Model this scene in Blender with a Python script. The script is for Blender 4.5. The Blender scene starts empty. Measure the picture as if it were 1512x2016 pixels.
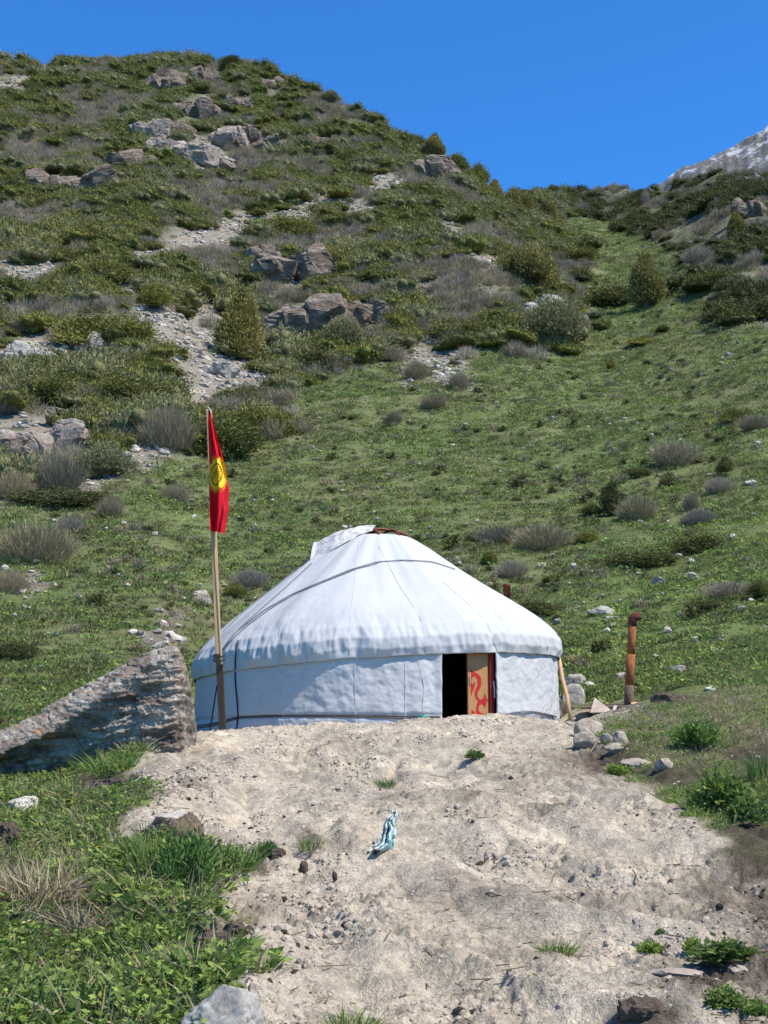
import bpy, bmesh, math, random
import numpy as np
from mathutils import Vector, Matrix
from mathutils.bvhtree import BVHTree

# ------------------------------------------------------------------ camera, sky, sun, exposure
SC = bpy.context.scene
COL = SC.collection
PITCH = math.radians(10.5)
FPX = 2800.0                      # focal length in pixels of the 1512 x 2016 photograph
CZ = 1.6                          # eye height above the ground at the photographer's feet
cam_data = bpy.data.cameras.new("camera")
cam_data.sensor_fit = 'VERTICAL'
cam_data.sensor_height = 24.0
cam_data.lens = 24.0 * FPX / 2016.0
cam_data.clip_start = 0.05
cam_data.clip_end = 3000.0
cam = bpy.data.objects.new("camera", cam_data)
cam.location = (0, 0, CZ)
cam.rotation_euler = (math.pi / 2 + PITCH, 0, 0)
COL.objects.link(cam)
SC.camera = cam

SUN_EL = math.radians(55)
SUN_AZ = math.radians(120)        # clockwise from the view direction: right and a little behind the camera
S = Vector((math.cos(SUN_EL) * math.sin(SUN_AZ), math.cos(SUN_EL) * math.cos(SUN_AZ), math.sin(SUN_EL)))
world = bpy.data.worlds.new("World")
SC.world = world
world.use_nodes = True
wn = world.node_tree.nodes
wl = world.node_tree.links
bg = wn["Background"]
sky = wn.new("ShaderNodeTexSky")
sky.sky_type = 'NISHITA'
sky.sun_disc = False
sky.sun_elevation = SUN_EL
sky.sun_rotation = SUN_AZ
sky.altitude = 2600
sky.air_density = 1.0
sky.dust_density = 0.15
sky.ozone_density = 3.0
tint = wn.new("ShaderNodeMix")
tint.data_type = 'RGBA'
tint.blend_type = 'MULTIPLY'
tint.inputs[0].default_value = 1.0
tint.inputs[7].default_value = (0.42, 1.22, 1.90, 1)
wl.new(sky.outputs[0], tint.inputs[6])
wl.new(tint.outputs[2], bg.inputs[0])
bg.inputs[1].default_value = 0.10
sun_data = bpy.data.lights.new("sun", 'SUN')
sun_data.energy = 5.0
sun_data.angle = math.radians(0.53)
sun_data.color = (1.0, 0.94, 0.845)
sun = bpy.data.objects.new("sun", sun_data)
sun.rotation_euler = S.to_track_quat('Z', 'Y').to_euler()
sun.location = S * 60
COL.objects.link(sun)
SC.view_settings.view_transform = 'Standard'
SC.view_settings.look = 'None'
SC.view_settings.gamma = 1.0
SC.view_settings.use_curve_mapping = False
SC.view_settings.exposure = 0.55
SC.cycles.use_denoising = True
SC.cycles.max_bounces = 6
SC.cycles.diffuse_bounces = 3
SC.cycles.transmission_bounces = 3
SC.cycles.use_adaptive_sampling = True
SC.cycles.adaptive_threshold = 0.015

# ------------------------------------------------------------------ numpy helpers
RNG = np.random.default_rng(11)
SP, CP = math.sin(PITCH), math.cos(PITCH)

def hash2(ix, iy, seed):
    h = (ix.astype(np.int64) * 374761393 + iy.astype(np.int64) * 668265263 + seed * 2147483647 + 1013904223) & 0xFFFFFFFF
    h = ((h ^ (h >> 13)) * 1274126177) & 0xFFFFFFFF
    h = (h ^ (h >> 16)) & 0xFFFFFFFF
    return h.astype(np.float64) / 4294967296.0

def perlin(x, y, seed=0):
    x = np.asarray(x, float); y = np.asarray(y, float)
    xi = np.floor(x); yi = np.floor(y)
    fx = x - xi; fy = y - yi
    u = fx * fx * fx * (fx * (fx * 6 - 15) + 10)
    v = fy * fy * fy * (fy * (fy * 6 - 15) + 10)
    def g(ox, oy):
        a = hash2(xi + ox, yi + oy, seed) * 6.283185307
        return np.cos(a) * (fx - ox) + np.sin(a) * (fy - oy)
    a = g(0, 0); b = g(1, 0); c = g(0, 1); d = g(1, 1)
    return ((a + (b - a) * u) + ((c + (d - c) * u) - (a + (b - a) * u)) * v) * 1.4

def fbm(x, y, octv=4, seed=0, gain=0.5, lac=2.03):
    s = 0.0; a = 1.0; t = 0.0
    for i in range(octv):
        s = s + a * perlin(x * lac ** i, y * lac ** i, seed + i * 17); t += a; a *= gain
    return s / t

def smooth(a, b, x):
    t = np.clip((x - a) / (b - a), 0, 1)
    return t * t * (3 - 2 * t)

def pchip(xs, ys, xq):
    xs = np.asarray(xs, float); ys = np.asarray(ys, float)
    h = np.diff(xs); dl = np.diff(ys) / h
    m = np.zeros_like(ys)
    m[0] = dl[0]; m[-1] = dl[-1]
    for i in range(1, len(xs) - 1):
        if dl[i - 1] * dl[i] > 0:
            w1 = 2 * h[i] + h[i - 1]; w2 = h[i] + 2 * h[i - 1]
            m[i] = (w1 + w2) / (w1 / dl[i - 1] + w2 / dl[i])
    k = np.clip(np.searchsorted(xs, xq) - 1, 0, len(xs) - 2)
    t = (xq - xs[k]) / h[k]
    t = np.where(xq < xs[0], (xq - xs[0]) / h[0], t)
    tc = np.clip(t, 0, 1)
    r = (ys[k] * (1 + 2 * tc) * (1 - tc) ** 2 + h[k] * m[k] * tc * (1 - tc) ** 2 + ys[k + 1] * tc ** 2 * (3 - 2 * tc) + h[k] * m[k + 1] * tc ** 2 * (tc - 1))
    r = np.where(xq < xs[0], ys[0] + m[0] * (xq - xs[0]), r)
    r = np.where(xq > xs[-1], ys[-1] + m[-1] * (xq - xs[-1]), r)
    return r

# ------------------------------------------------------------------ photograph pixel <-> direction
def tan_el(v, th):
    return math.cos(th) * math.tan(PITCH + math.atan((1008.0 - v) / FPX))

def pix_dir(u, v):
    a = (np.asarray(u, float) - 756) / FPX; b = (1008 - np.asarray(v, float)) / FPX
    x = a; y = CP - b * SP; z = SP + b * CP
    return x, y, z

def project(x, y, z):
    yc = y * CP + (z - CZ) * SP
    yc = np.where(yc < 0.1, 0.1, yc)
    u = 756 + FPX * x / yc
    v = 1008 - FPX * (-y * SP + (z - CZ) * CP) / yc
    return u, v

def at_depth(u, v, y):
    """point on the ray of a pixel at forward distance y (world y)"""
    dx, dy, dz = pix_dir(u, v)
    k = y / dy
    return Vector((float(dx * k), float(y), float(CZ + dz * k)))

# ------------------------------------------------------------------ the shape of the land: profiles uphill from the camera
FG = [(2016, 5.4), (1900, 6.4), (1800, 7.5), (1700, 8.9), (1640, 10.0), (1560, 12.0), (1500, 14.2)]
FGL = [(2016, 5.5), (1900, 6.7), (1800, 8.0), (1700, 9.6), (1640, 11.0), (1585, 12.5)]
UPC = [(1300, 27.5), (1200, 31), (1060, 37), (900, 46), (800, 53), (700, 62), (600, 71), (500, 81), (400, 93)]
UPL = [(1250, 26.5), (1100, 32.5), (1000, 37.5), (900, 43.5), (800, 50), (700, 57), (600, 66), (500, 76), (400, 87), (300, 100), (200, 114)]
COLS = [
    (-500, FGL + [(1560, 13.4), ('z', 2.1, 18), (1430, 20.5), (1345, 23)] + UPL + [(128, 131)]),
    (0, FGL + [(1562, 13.4), ('z', 2.0, 18), (1440, 20.5), (1350, 23)] + UPL + [(128, 130)]),
    (200, FGL + [(1555, 13.4), ('z', 2.05, 17), ('z', 2.15, 20), (1345, 23.5)] + UPL + [(132, 128)]),
    (300, FG + [(1480, 15.0), ('z', 2.0, 17), ('z', 2.13, 20.5), (1335, 24)] + UPL + [(124, 127)]),
    (380, FG + [(1450, 17.0), ('z', 2.06, 18.2), ('z', 2.12, 22.5), (1330, 25), (1250, 28), (1100, 34), (1000, 39), (900, 45), (800, 52), (700, 60), (600, 69), (500, 79), (400, 90), (300, 103), (200, 115), (130, 126)]),
    (470, FG + [(1440, 17.2), ('z', 2.08, 18.3), ('z', 2.12, 24)] + UPC + [(300, 106), (200, 117), (135, 125)]),
    (560, FG + [(1432, 17.4), ('z', 2.1, 18.4), ('z', 2.13, 24.2)] + UPC + [(300, 107), (220, 116), (170, 121)]),
    (660, FG + [(1430, 17.4), ('z', 2.1, 18.4), ('z', 2.15, 24.2)] + UPC + [(300, 107), (212, 118)]),
    (760, FG + [(1424, 17.5), ('z', 2.1, 18.4), ('z', 2.15, 24.2)] + UPC + [(300, 107), (260, 114)]),
    (860, FG + [(1416, 17.5), ('z', 2.1, 18.4), ('z', 2.15, 24.2)] + UPC + [(322, 109)]),
    (960, FG + [(1409, 17.6), ('z', 2.15, 18.5), ('z', 2.25, 23.8)] + UPC[:-1] + [(430, 96), (382, 118)]),
    (1060, FG + [(1424, 17.6), ('z', 2.2, 18.5), ('z', 2.35, 22.6), (1330, 25)] + UPC[1:5] + [(700, 63), (600, 75), (500, 93), (430, 115), (384, 145)]),
    (1130, FG + [(1425, 18.0), ('z', 2.28, 19.5), (1335, 24)] + [(1200, 30.2), (1060, 36.5), (900, 46), (800, 54), (700, 65), (600, 80), (500, 100), (430, 122), (381, 150)]),
    (1200, FG + [(1400, 18.2), ('z', 2.42, 19.2), (1385, 21), (1300, 25), (1200, 29.5), (1060, 36), (900, 46), (800, 54), (700, 65), (600, 80), (500, 102), (430, 125), (379, 150)]),
    (1350, FG + [(1400, 17.2), (1370, 19.2), (1300, 23.5), (1200, 28.5), (1060, 35.5), (900, 45), (800, 52.5), (700, 62), (600, 74), (500, 92), (420, 115), (367, 134)]),
    (1512, FG + [(1400, 16.2), (1350, 19.2), (1300, 22), (1200, 27.5), (1060, 34), (900, 43), (800, 50), (700, 58), (600, 68), (500, 81), (400, 98), (345, 118)]),
    (2100, FG + [(1400, 15.8), (1350, 18.6), (1300, 21), (1200, 26.5), (1060, 33), (900, 41), (800, 47), (700, 55), (600, 64), (500, 76), (400, 92), (320, 116)]),
]
COL_TH = np.array([math.atan2((u - 756) / FPX, CP) for u, _ in COLS])
COL_DR = np.array([c[-1][1] for _, c in COLS], float)

def warp(d, dr):
    return np.where(d < 50, d, 50 + (d - 50) * 100.0 / (dr - 50))

WG = np.concatenate([np.linspace(0, 30, 601)[:-1], np.linspace(30, 150, 600), np.linspace(150.5, 900, 60)])
TG = np.linspace(COL_TH[0], COL_TH[-1], 700)
tab = np.zeros((len(COLS), len(WG)))
for i, (u, prof) in enumerate(COLS):
    th = COL_TH[i]
    ds = [0.0]; zs = [0.0]
    for e in prof:
        if e[0] == 'z':
            ds.append(e[2]); zs.append(e[1])
        else:
            ds.append(e[1]); zs.append(CZ + e[1] * tan_el(e[0], th))
    ws = warp(np.array(ds), COL_DR[i])
    z = pchip(ws, zs, np.minimum(WG, 150))
    over = np.maximum(WG - 150, 0)
    tab[i] = z - 0.45 * over * smooth(0, 14, over)
TAB = np.zeros((len(TG), len(WG)))
for j in range(len(WG)):
    TAB[:, j] = pchip(COL_TH, tab[:, j], TG)
DRT = pchip(COL_TH, COL_DR, TG)

def base_h(x, y):
    th = np.arctan2(x, y); d = np.hypot(x, y)
    tc = np.clip(th, TG[0], TG[-1])
    dr = np.interp(tc, TG, DRT)
    w = warp(d, dr)
    a = (tc - TG[0]) / (TG[1] - TG[0]); i = np.clip(a.astype(int), 0, len(TG) - 2); fa = a - i
    j = np.clip(np.searchsorted(WG, w) - 1, 0, len(WG) - 2); fb = np.clip((w - WG[j]) / (WG[j + 1] - WG[j]), 0, 1)
    z = (TAB[i, j] * (1 - fa) + TAB[i + 1, j] * fa) * (1 - fb) + (TAB[i, j + 1] * (1 - fa) + TAB[i + 1, j + 1] * fa) * fb
    back = smooth(0.9, 2.2, np.abs(th))               # behind the photographer the land falls away
    return z * (1 - back) + back * (-0.13 * d)

YX, YY, YZ, YR = -0.105, 21.3, 2.1, 2.70              # the yurt's place

# ------------------------------------------------------------------ ground cover map, drawn over the photograph and carried to the land
MW, MH = 378, 504
gy, gx = np.mgrid[0:MH, 0:MW]
PU = (gx + 0.5) * 4.0; PV = (gy + 0.5) * 4.0

def poly_mask(pts, blur=2):
    m = np.zeros((MH, MW), bool); n = len(pts)
    for k in range(n):
        x0, y0 = pts[k]; x1, y1 = pts[(k + 1) % n]
        if y0 == y1: continue
        c = ((PV >= min(y0, y1)) & (PV < max(y0, y1)))
        xi = x0 + (PV - y0) * (x1 - x0) / (y1 - y0)
        m ^= c & (PU < xi)
    return blur_map(m.astype(float), blur)

def blur_map(f, r):
    for _ in range(2):
        for ax in (0, 1):
            acc = np.zeros_like(f)
            for o in range(-r, r + 1):
                p = np.pad(f, [(r, r) if a == ax else (0, 0) for a in (0, 1)], mode='edge')
                sl = [slice(None), slice(None)]; sl[ax] = slice(r + o, r + o + f.shape[ax])
                acc += p[tuple(sl)]
            f = acc / (2 * r + 1)
    return f

def blobs(lst):
    f = np.zeros((MH, MW))
    for (cx, cy, rx, ry, s) in lst:
        q = ((PU - cx) / rx) ** 2 + ((PV - cy) / ry) ** 2
        f = np.maximum(f, s * np.exp(-q * 1.2))
    return f

SAND_P = [(368, 1455), (372, 1370), (756, 1360), (1100, 1365), (1150, 1400), (1230, 1385), (1300, 1388), (1225, 1410), (1140, 1440), (1215, 1475), (1225, 1530), (1290, 1560), (1330, 1600), (1400, 1610), (1450, 1700), (1600, 1740), (1600, 2100), (470, 2100), (450, 1990), (490, 1890), (440, 1810), (400, 1770), (520, 1700), (530, 1670), (420, 1690), (395, 1660), (330, 1640), (225, 1655), (260, 1600), (310, 1560), (240, 1530), (290, 1480)]
M_SAND = poly_mask(SAND_P, 2)
M_SOIL = blobs([(1500, 1900, 60, 60, 1), (1480, 1650, 60, 50, 1), (1190, 1500, 90, 38, 1), (1120, 1510, 90, 40, .55), (1330, 1530, 90, 30, .8), (1480, 1490, 60, 35, 1), (1460, 1700, 60, 60, 1), (1420, 1770, 70, 60, .8), (1500, 1800, 60, 70, .9), (1400, 1930, 90, 40, 1), (1280, 2000, 80, 35, 1), (1470, 1990, 60, 40, .9),
                (420, 1860, 60, 45, 1), (470, 1820, 40, 40, .7), (230, 1830, 60, 18, .8), (200, 1545, 80, 25, 1), (370, 1540, 30, 18, .55), (520, 1690, 25, 25, .8), (610, 1650, 30, 25, .6), (415, 1675, 22, 25, .7), (780, 1565, 40, 22, .5), (910, 1575, 30, 12, .6), (1070, 1870, 50, 22, .5), (980, 1890, 40, 16, .4),
                (1000, 1540, 60, 25, .4), (940, 1470, 40, 12, .4), (340, 1230, 40, 45, .6), (345, 1290, 60, 30, .4), (1330, 1375, 40, 14, .9), (1210, 1392, 90, 10, .6), (960, 1760, 40, 16, .3), (860, 1770, 30, 14, .3), (10, 1640, 30, 25, .8)])
M_CLOD = blobs([(330, 1560, 90, 60, 1), (450, 1520, 120, 60, .8), (560, 1470, 120, 40, .8), (500, 1640, 70, 50, .9), (560, 1850, 70, 90, 1), (540, 1960, 80, 60, 1), (420, 1610, 70, 40, .9), (1000, 1690, 120, 45, .8), (880, 1540, 80, 40, .6), (700, 1470, 90, 35, .6), (970, 1430, 90, 22, .8), (1090, 1640, 60, 30, .6), (620, 1780, 60, 50, .7), (700, 1530, 60, 40, .5)])
M_DRY = blobs([(60, 1740, 100, 50, 1), (160, 1800, 90, 40, 1), (330, 1770, 70, 30, .7), (180, 1600, 60, 40, .4), (1350, 1480, 120, 40, .7), (1440, 1390, 110, 40, .8), (1300, 1420, 100, 30, .7), (1480, 1440, 70, 40, .8), (1330, 1430, 60, 20, .5), (480, 1740, 60, 30, .6), (1250, 1550, 50, 20, .5), (300, 1500, 50, 25, .5)])
MEADOW_P = [(-80, 1010), (130, 985), (260, 930), (340, 905), (470, 900), (570, 850), (590, 740), (700, 730), (790, 690), (880, 705), (960, 695), (1050, 700), (1150, 690), (1165, 620), (1150, 600), (1140, 545), (1175, 520), (1120, 470), (1100, 440), (1125, 410), (1200, 440), (1300, 475), (1370, 520), (1350, 560), (1430, 590), (1430, 640), (1600, 660), (1600, 1410), (-80, 1410)]
M_MEAD = poly_mask(MEADOW_P, 2)
SCREE = [
    [(530, 425), (600, 400), (640, 410), (540, 450), (470, 490), (400, 490), (320, 505), (280, 530), (265, 560), (300, 600), (320, 640), (315, 680), (360, 700), (400, 760), (430, 800), (350, 800), (300, 720), (255, 700), (250, 640), (225, 590), (245, 540), (262, 500), (320, 470), (400, 440), (470, 420)],
    [(310, 600), (400, 590), (430, 650), (530, 690), (560, 730), (540, 770), (430, 790), (350, 720), (310, 680)],
    [(790, 680), (860, 665), (900, 700), (930, 750), (900, 770), (860, 740), (800, 760), (790, 720)],
    [(850, 430), (900, 440), (930, 480), (1000, 520), (985, 540), (900, 510), (850, 470)],
    [(0, 690), (60, 660), (130, 680), (230, 690), (230, 720), (120, 705), (60, 720), (0, 740)],
    [(0, 830), (60, 820), (130, 790), (140, 870), (110, 900), (0, 930)],
    [(240, 880), (330, 880), (330, 915), (250, 930), (180, 975), (100, 1000), (150, 960)],
    [(0, 165), (90, 130), (130, 130), (60, 170), (0, 195)],
    [(330, 290), (400, 270), (450, 290), (440, 320), (380, 325)],
    [(520, 600), (620, 560), (640, 480), (590, 500), (560, 540)],
    [(800, 560), (850, 550), (860, 600), (820, 610)],
    [(590, 380), (700, 390), (760, 420), (700, 430), (620, 410)],
    [(700, 360), (760, 330), (800, 370), (740, 390)],
    [(0, 510), (40, 530), (110, 500), (120, 470), (100, 560), (60, 580), (0, 560)],
    [(120, 690), (170, 620), (230, 640), (160, 680)],
    [(30, 1150), (110, 1110), (130, 1130), (50, 1175), (20, 1180)],
    [(310, 1200), (370, 1205), (360, 1260), (290, 1300), (300, 1240)],
]
M_SCREE = np.zeros((MH, MW))
for p in SCREE:
    M_SCREE = np.maximum(M_SCREE, poly_mask(p, 2))
M_BRIGHT = poly_mask([(1130, 1240), (1200, 1130), (1330, 1060), (1600, 960), (1600, 1420), (1100, 1420), (1110, 1300)], 8)

def sample_map(f, u, v):
    a = np.clip(u / 4.0 - 0.5, 0, MW - 1.001); b = np.clip(v / 4.0 - 0.5, 0, MH - 1.001)
    i = a.astype(int); j = b.astype(int); fa = a - i; fb = b - j
    return (f[j, i] * (1 - fa) + f[j, i + 1] * fa) * (1 - fb) + (f[j + 1, i] * (1 - fa) + f[j + 1, i + 1] * fa) * fb

def cover(x, y, z0):
    """share of sand, soil, dry grass, meadow, scree at ground points; edges broken up by noise"""
    d = np.hypot(x, y)
    u, v = project(x, y, z0)
    k = 2800 / np.maximum(d, 3)
    n1 = fbm(x * 1.7, y * 1.7, 3, 5); n2 = fbm(x * 1.7 + 40, y * 1.7 + 9, 3, 8)
    n1 = np.where(d > 24, fbm(x * .45, y * .45, 4, 15), n1); n2 = np.where(d > 24, fbm(x * .45 + 7, y * .45, 4, 18), n2)
    amp = np.where(d > 24, 1.3, 0.22)
    uu = u + n1 * amp * k; vv = v + n2 * amp * k * 0.35
    near = d < 24.5
    sand = sample_map(M_SAND, uu, vv) * near
    inside = (u > -30) & (u < 1540)
    soil = sample_map(M_SOIL, uu, vv) * (d < 32)
    dry = sample_map(M_DRY, uu, vv) * (d < 24)
    mead = np.where(near, 1 - sand, sample_map(M_MEAD, uu, vv))
    scree = sample_map(M_SCREE, uu, vv) * (d > 24)
    bright = sample_map(M_BRIGHT, u, v)
    ter = smooth(3.2, 2.75, np.hypot(x - YX, y - YY))
    sand = np.maximum(sand, ter)
    return sand, soil, dry, mead, scree, bright

PITX, PITY = 3.42, 20.3
def height(x, y, full=True):
    x = np.asarray(x, float); y = np.asarray(y, float)
    d = np.hypot(x, y)
    z = base_h(x, y)
    far = smooth(26, 60, d); mid = smooth(22.5, 30, d)
    ridge = smooth(150, 118, d)
    z = z + far * 1.1 * fbm(x / 14, y / 14, 4, 3) + mid * 0.22 * fbm(x / 3.3, y / 3.3, 3, 23)
    left = smooth(0.12, -0.05, np.arctan2(x, y)) * smooth(45, 70, d)
    z = z + left * 0.8 * (0.5 - np.abs(fbm(x / 9 + 3, y / 9, 4, 31))) * 1.2
    q = ((x - PITX) / 1.05) ** 2 + ((y - PITY) / 0.42) ** 2
    z = z - 0.5 * smooth(1.25, 0.75, q)
    if full:
        nearw = smooth(26, 19, d) * smooth(2.6, 3.1, np.hypot(x - YX, y - YY))
        z = z + nearw * 0.05 * fbm(x / 0.9, y / 0.9, 3, 41)
        relief = smooth(17.2, 14.5, d) * smooth(4.0, 5.5, d) * smooth(-3.4, -2.4, x)
        rid = 0.5 - np.abs(fbm(x / 1.9 + .35 * y / 1.9, y / 3.4, 3, 43)) * 1.8
        rill = np.abs(fbm(x / 0.55 + .3 * y, y / 2.6, 3, 45)) - 0.25
        z = z + relief * (0.24 * rid + 0.13 * fbm(x / 1.5, y / 1.8, 2, 47) + 0.12 * rill)
    return z

def fine_rough(x, y, sand, soil):
    """trodden, crumbly surface of the bare earth"""
    n = fbm(x / 0.32, y / 0.32, 4, 51, 0.55)
    pits = np.maximum(0, perlin(x / 0.21 + 5, y / 0.21, 61) - 0.18) * smooth(-0.15, 0.25, fbm(x / 1.3, y / 1.3, 2, 71))
    fine = fbm(x / 0.07, y / 0.07, 3, 81, 0.6)
    patch = smooth(-0.2, 0.3, fbm(x / 1.1 + 9, y / 1.1, 2, 75))
    cr = np.abs(fbm(x / 0.55, y / 0.55, 3, 91)); crack = -smooth(0.022, 0.0, cr) * smooth(0.12, 0.3, fbm(x / 1.6, y / 1.6 + 4, 2, 95))
    bare = np.maximum(sand, soil)
    ruts = 0.028 * np.sin((x * 0.86 + y * 0.2) * 5.0 + 2.2 * fbm(x / 1.2, y / 1.2, 2, 97)) * smooth(0.0, .35, fbm(x / 2, y / 2, 2, 98))
    bil = 0.5 - np.abs(fbm(x / 0.14 + 3, y / 0.14, 4, 83, 0.62)) * 2
    return bare * (0.06 * n - 0.13 * pits + (0.02 * fine + 0.042 * bil) * (0.3 + patch) + 0.05 * crack + ruts) + (1 - bare) * 0.03 * n

def ground_hit(u, v):
    """first meeting of the pixels' rays with the land -> arrays x, y, z, distance"""
    u = np.atleast_1d(np.asarray(u, float)); v = np.atleast_1d(np.asarray(v, float))
    dx, dy, dz = pix_dir(u, v)
    h = np.hypot(dx, dy)
    D = np.geomspace(3.0, 220, 900)
    res = np.full(len(u), np.nan)
    CH = 400
    for s in range(0, len(u), CH):
        e = slice(s, s + CH)
        X = (dx[e] / h[e])[:, None] * D; Y = (dy[e] / h[e])[:, None] * D; Z = CZ + (dz[e] / h[e])[:, None] * D
        g = height(X, Y) - Z
        hit = g > 0
        k = np.argmax(hit, 1); ok = hit.any(1) & (k > 0)
        r = np.arange(len(k))
        g0 = g[r, np.maximum(k - 1, 0)]; g1 = g[r, k]
        f = np.where(ok, -g0 / np.where(g1 - g0 == 0, 1, g1 - g0), 0)
        dd = D[np.maximum(k - 1, 0)] * (1 - f) + D[k] * f
        res[e] = np.where(ok, dd, np.nan)
    return dx / h * res, dy / h * res, CZ + dz / h * res, res

# ------------------------------------------------------------------ materials
def mat(name, rough=0.9):
    m = bpy.data.materials.new(name); m.use_nodes = True
    n = m.node_tree.nodes; b = n["Principled BSDF"]
    b.inputs["Roughness"].default_value = rough
    b.inputs["Specular IOR Level"].default_value = 0.25
    return m, n, m.node_tree.links, b

def ramp(n, l, src, stops):
    r = n.new("ShaderNodeValToRGB")
    while len(r.color_ramp.elements) < len(stops): r.color_ramp.elements.new(0.5)
    for e, (p, c) in zip(r.color_ramp.elements, stops):
        e.position = p; e.color = (*c, 1) if len(c) == 3 else c
    l.new(src, r.inputs[0]); return r.outputs[0]

def noise(n, l, scale, detail=5, rough=0.6, vec=None, dist=0.0):
    t = n.new("ShaderNodeTexNoise"); t.inputs["Scale"].default_value = scale
    t.inputs["Detail"].default_value = detail; t.inputs["Roughness"].default_value = rough
    t.inputs["Distortion"].default_value = dist
    if vec is not None: l.new(vec, t.inputs["Vector"])
    return t.outputs["Fac"]

def coords(n, l, scale=(1, 1, 1), kind="Object"):
    c = n.new("ShaderNodeTexCoord"); m = n.new("ShaderNodeMapping"); m.inputs["Scale"].default_value = scale
    l.new(c.outputs[kind], m.inputs[0]); return m.outputs[0]

def mixc(n, l, f, a, b, mode='MIX'):
    x = n.new("ShaderNodeMix"); x.data_type = 'RGBA'; x.blend_type = mode
    for s, val in ((0, f), (6, a), (7, b)):
        if isinstance(val, bpy.types.NodeSocket): l.new(val, x.inputs[s])
        elif s == 0: x.inputs[0].default_value = val
        else: x.inputs[s].default_value = (*val, 1) if len(val) == 3 else val
    return x.outputs[2]

def bump(n, l, h, bsdf, strength=0.5, dist=0.02):
    b = n.new("ShaderNodeBump"); b.inputs["Strength"].default_value = strength; b.inputs["Distance"].default_value = dist
    l.new(h, b.inputs["Height"]); l.new(b.outputs[0], bsdf.inputs["Normal"]); return b

def mat_ground():
    m, n, l, b = mat("earth_and_turf", 0.95)
    b.inputs["Specular IOR Level"].default_value = 0.1
    a = n.new("ShaderNodeAttribute"); a.attribute_name = "albedo"
    v = coords(n, l)
    f1 = noise(n, l, 9, 8, 0.7, v); f2 = noise(n, l, 55, 4, 0.7, v)
    f0 = noise(n, l, 1.6, 5, 0.65, v)
    g0 = ramp(n, l, f0, [(0.3, (.78, .78, .76)), (0.7, (1.2, 1.2, 1.18))])
    g1 = ramp(n, l, f1, [(0.3, (.62, .62, .62)), (0.72, (1.35, 1.33, 1.3))])
    g2 = ramp(n, l, f2, [(0.3, (.72, .72, .72)), (0.7, (1.25, 1.25, 1.25))])
    c = mixc(n, l, 1.0, a.outputs["Color"], g1, 'MULTIPLY'); c = mixc(n, l, 1.0, c, g2, 'MULTIPLY'); c = mixc(n, l, 1.0, c, g0, 'MULTIPLY')
    l.new(c, b.inputs["Base Color"])
    add = n.new("ShaderNodeMath"); add.operation = 'ADD'; l.new(f1, add.inputs[0]); l.new(f2, add.inputs[1])
    bump(n, l, add.outputs[0], b, 0.9, 0.035)
    return m

def mat_foliage(name, dark, light, transl=0.25, obj_var=0.35, hue=(0.9, 1.0, 0.7)):
    m, n, l, b = mat(name, 0.75)
    b.inputs["Specular IOR Level"].default_value = 0.15
    a = n.new("ShaderNodeAttribute"); a.attribute_name = "tint"
    c = mixc(n, l, a.outputs["Fac"], dark, light)
    o = n.new("ShaderNodeObjectInfo")
    r = ramp(n, l, o.outputs["Random"], [(0.0, (1 - obj_var, 1 - obj_var * .9, 1 - obj_var * .6)), (0.5, (1, 1, 1)), (1.0, (1 + obj_var, 1 + obj_var * .85, 1 + obj_var * .1))])
    c = mixc(n, l, 1.0, c, r, 'MULTIPLY')
    l.new(c, b.inputs["Base Color"])
    if transl > 0:
        t = n.new("ShaderNodeBsdfTranslucent"); l.new(c, t.inputs[0])
        mx = n.new("ShaderNodeMixShader"); mx.inputs[0].default_value = transl
        l.new(b.outputs[0], mx.inputs[1]); l.new(t.outputs[0], mx.inputs[2])
        l.new(mx.outputs[0], n["Material Output"].inputs[0])
    return m

def mat_rock(name, stops, scale=2.5, strata=(1, 1, 4), bstr=0.9, bdist=0.06, lichen=None):
    m, n, l, b = mat(name, 0.92)
    v = coords(n, l, strata)
    f = noise(n, l, scale, 9, 0.68, v, 0.5)
    c = ramp(n, l, f, stops)
    v2 = coords(n, l)
    f2 = noise(n, l, scale * 9, 5, 0.7, v2)
    g = ramp(n, l, f2, [(0.3, (.6, .6, .6)), (0.7, (1.3, 1.3, 1.3))])
    c = mixc(n, l, 1.0, c, g, 'MULTIPLY')
    if lichen:
        for i, (lc, lo, hi) in enumerate(lichen):
            fl = noise(n, l, scale * (1.1 + i * .8), 6, 0.7, coords(n, l, (1, 1.3, 1.1 + i)))
            k = ramp(n, l, fl, [(lo, (0, 0, 0)), (hi, (1, 1, 1))])
            c = mixc(n, l, k, c, lc)
    l.new(c, b.inputs["Base Color"])
    ad = n.new("ShaderNodeMath"); ad.operation = 'MULTIPLY_ADD'; ad.inputs[1].default_value = 0.35
    l.new(f2, ad.inputs[0]); l.new(f, ad.inputs[2])
    bump(n, l, ad.outputs[0], b, bstr, bdist)
    return m

def mat_plain(name, col, rough=0.8, var=0.25, scale=6, stretch=(1, 1, 1), bstr=0.15, bdist=0.005, metal=0.0):
    m, n, l, b = mat(name, rough)
    v = coords(n, l, stretch)
    f = noise(n, l, scale, 6, 0.65, v)
    lo = tuple(c * (1 - var) for c in col); hi = tuple(min(1, c * (1 + var)) for c in col)
    c = ramp(n, l, f, [(0.3, lo), (0.7, hi)])
    l.new(c, b.inputs["Base Color"]); b.inputs["Metallic"].default_value = metal
    if bstr: bump(n, l, f, b, bstr, bdist)
    return m

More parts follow.
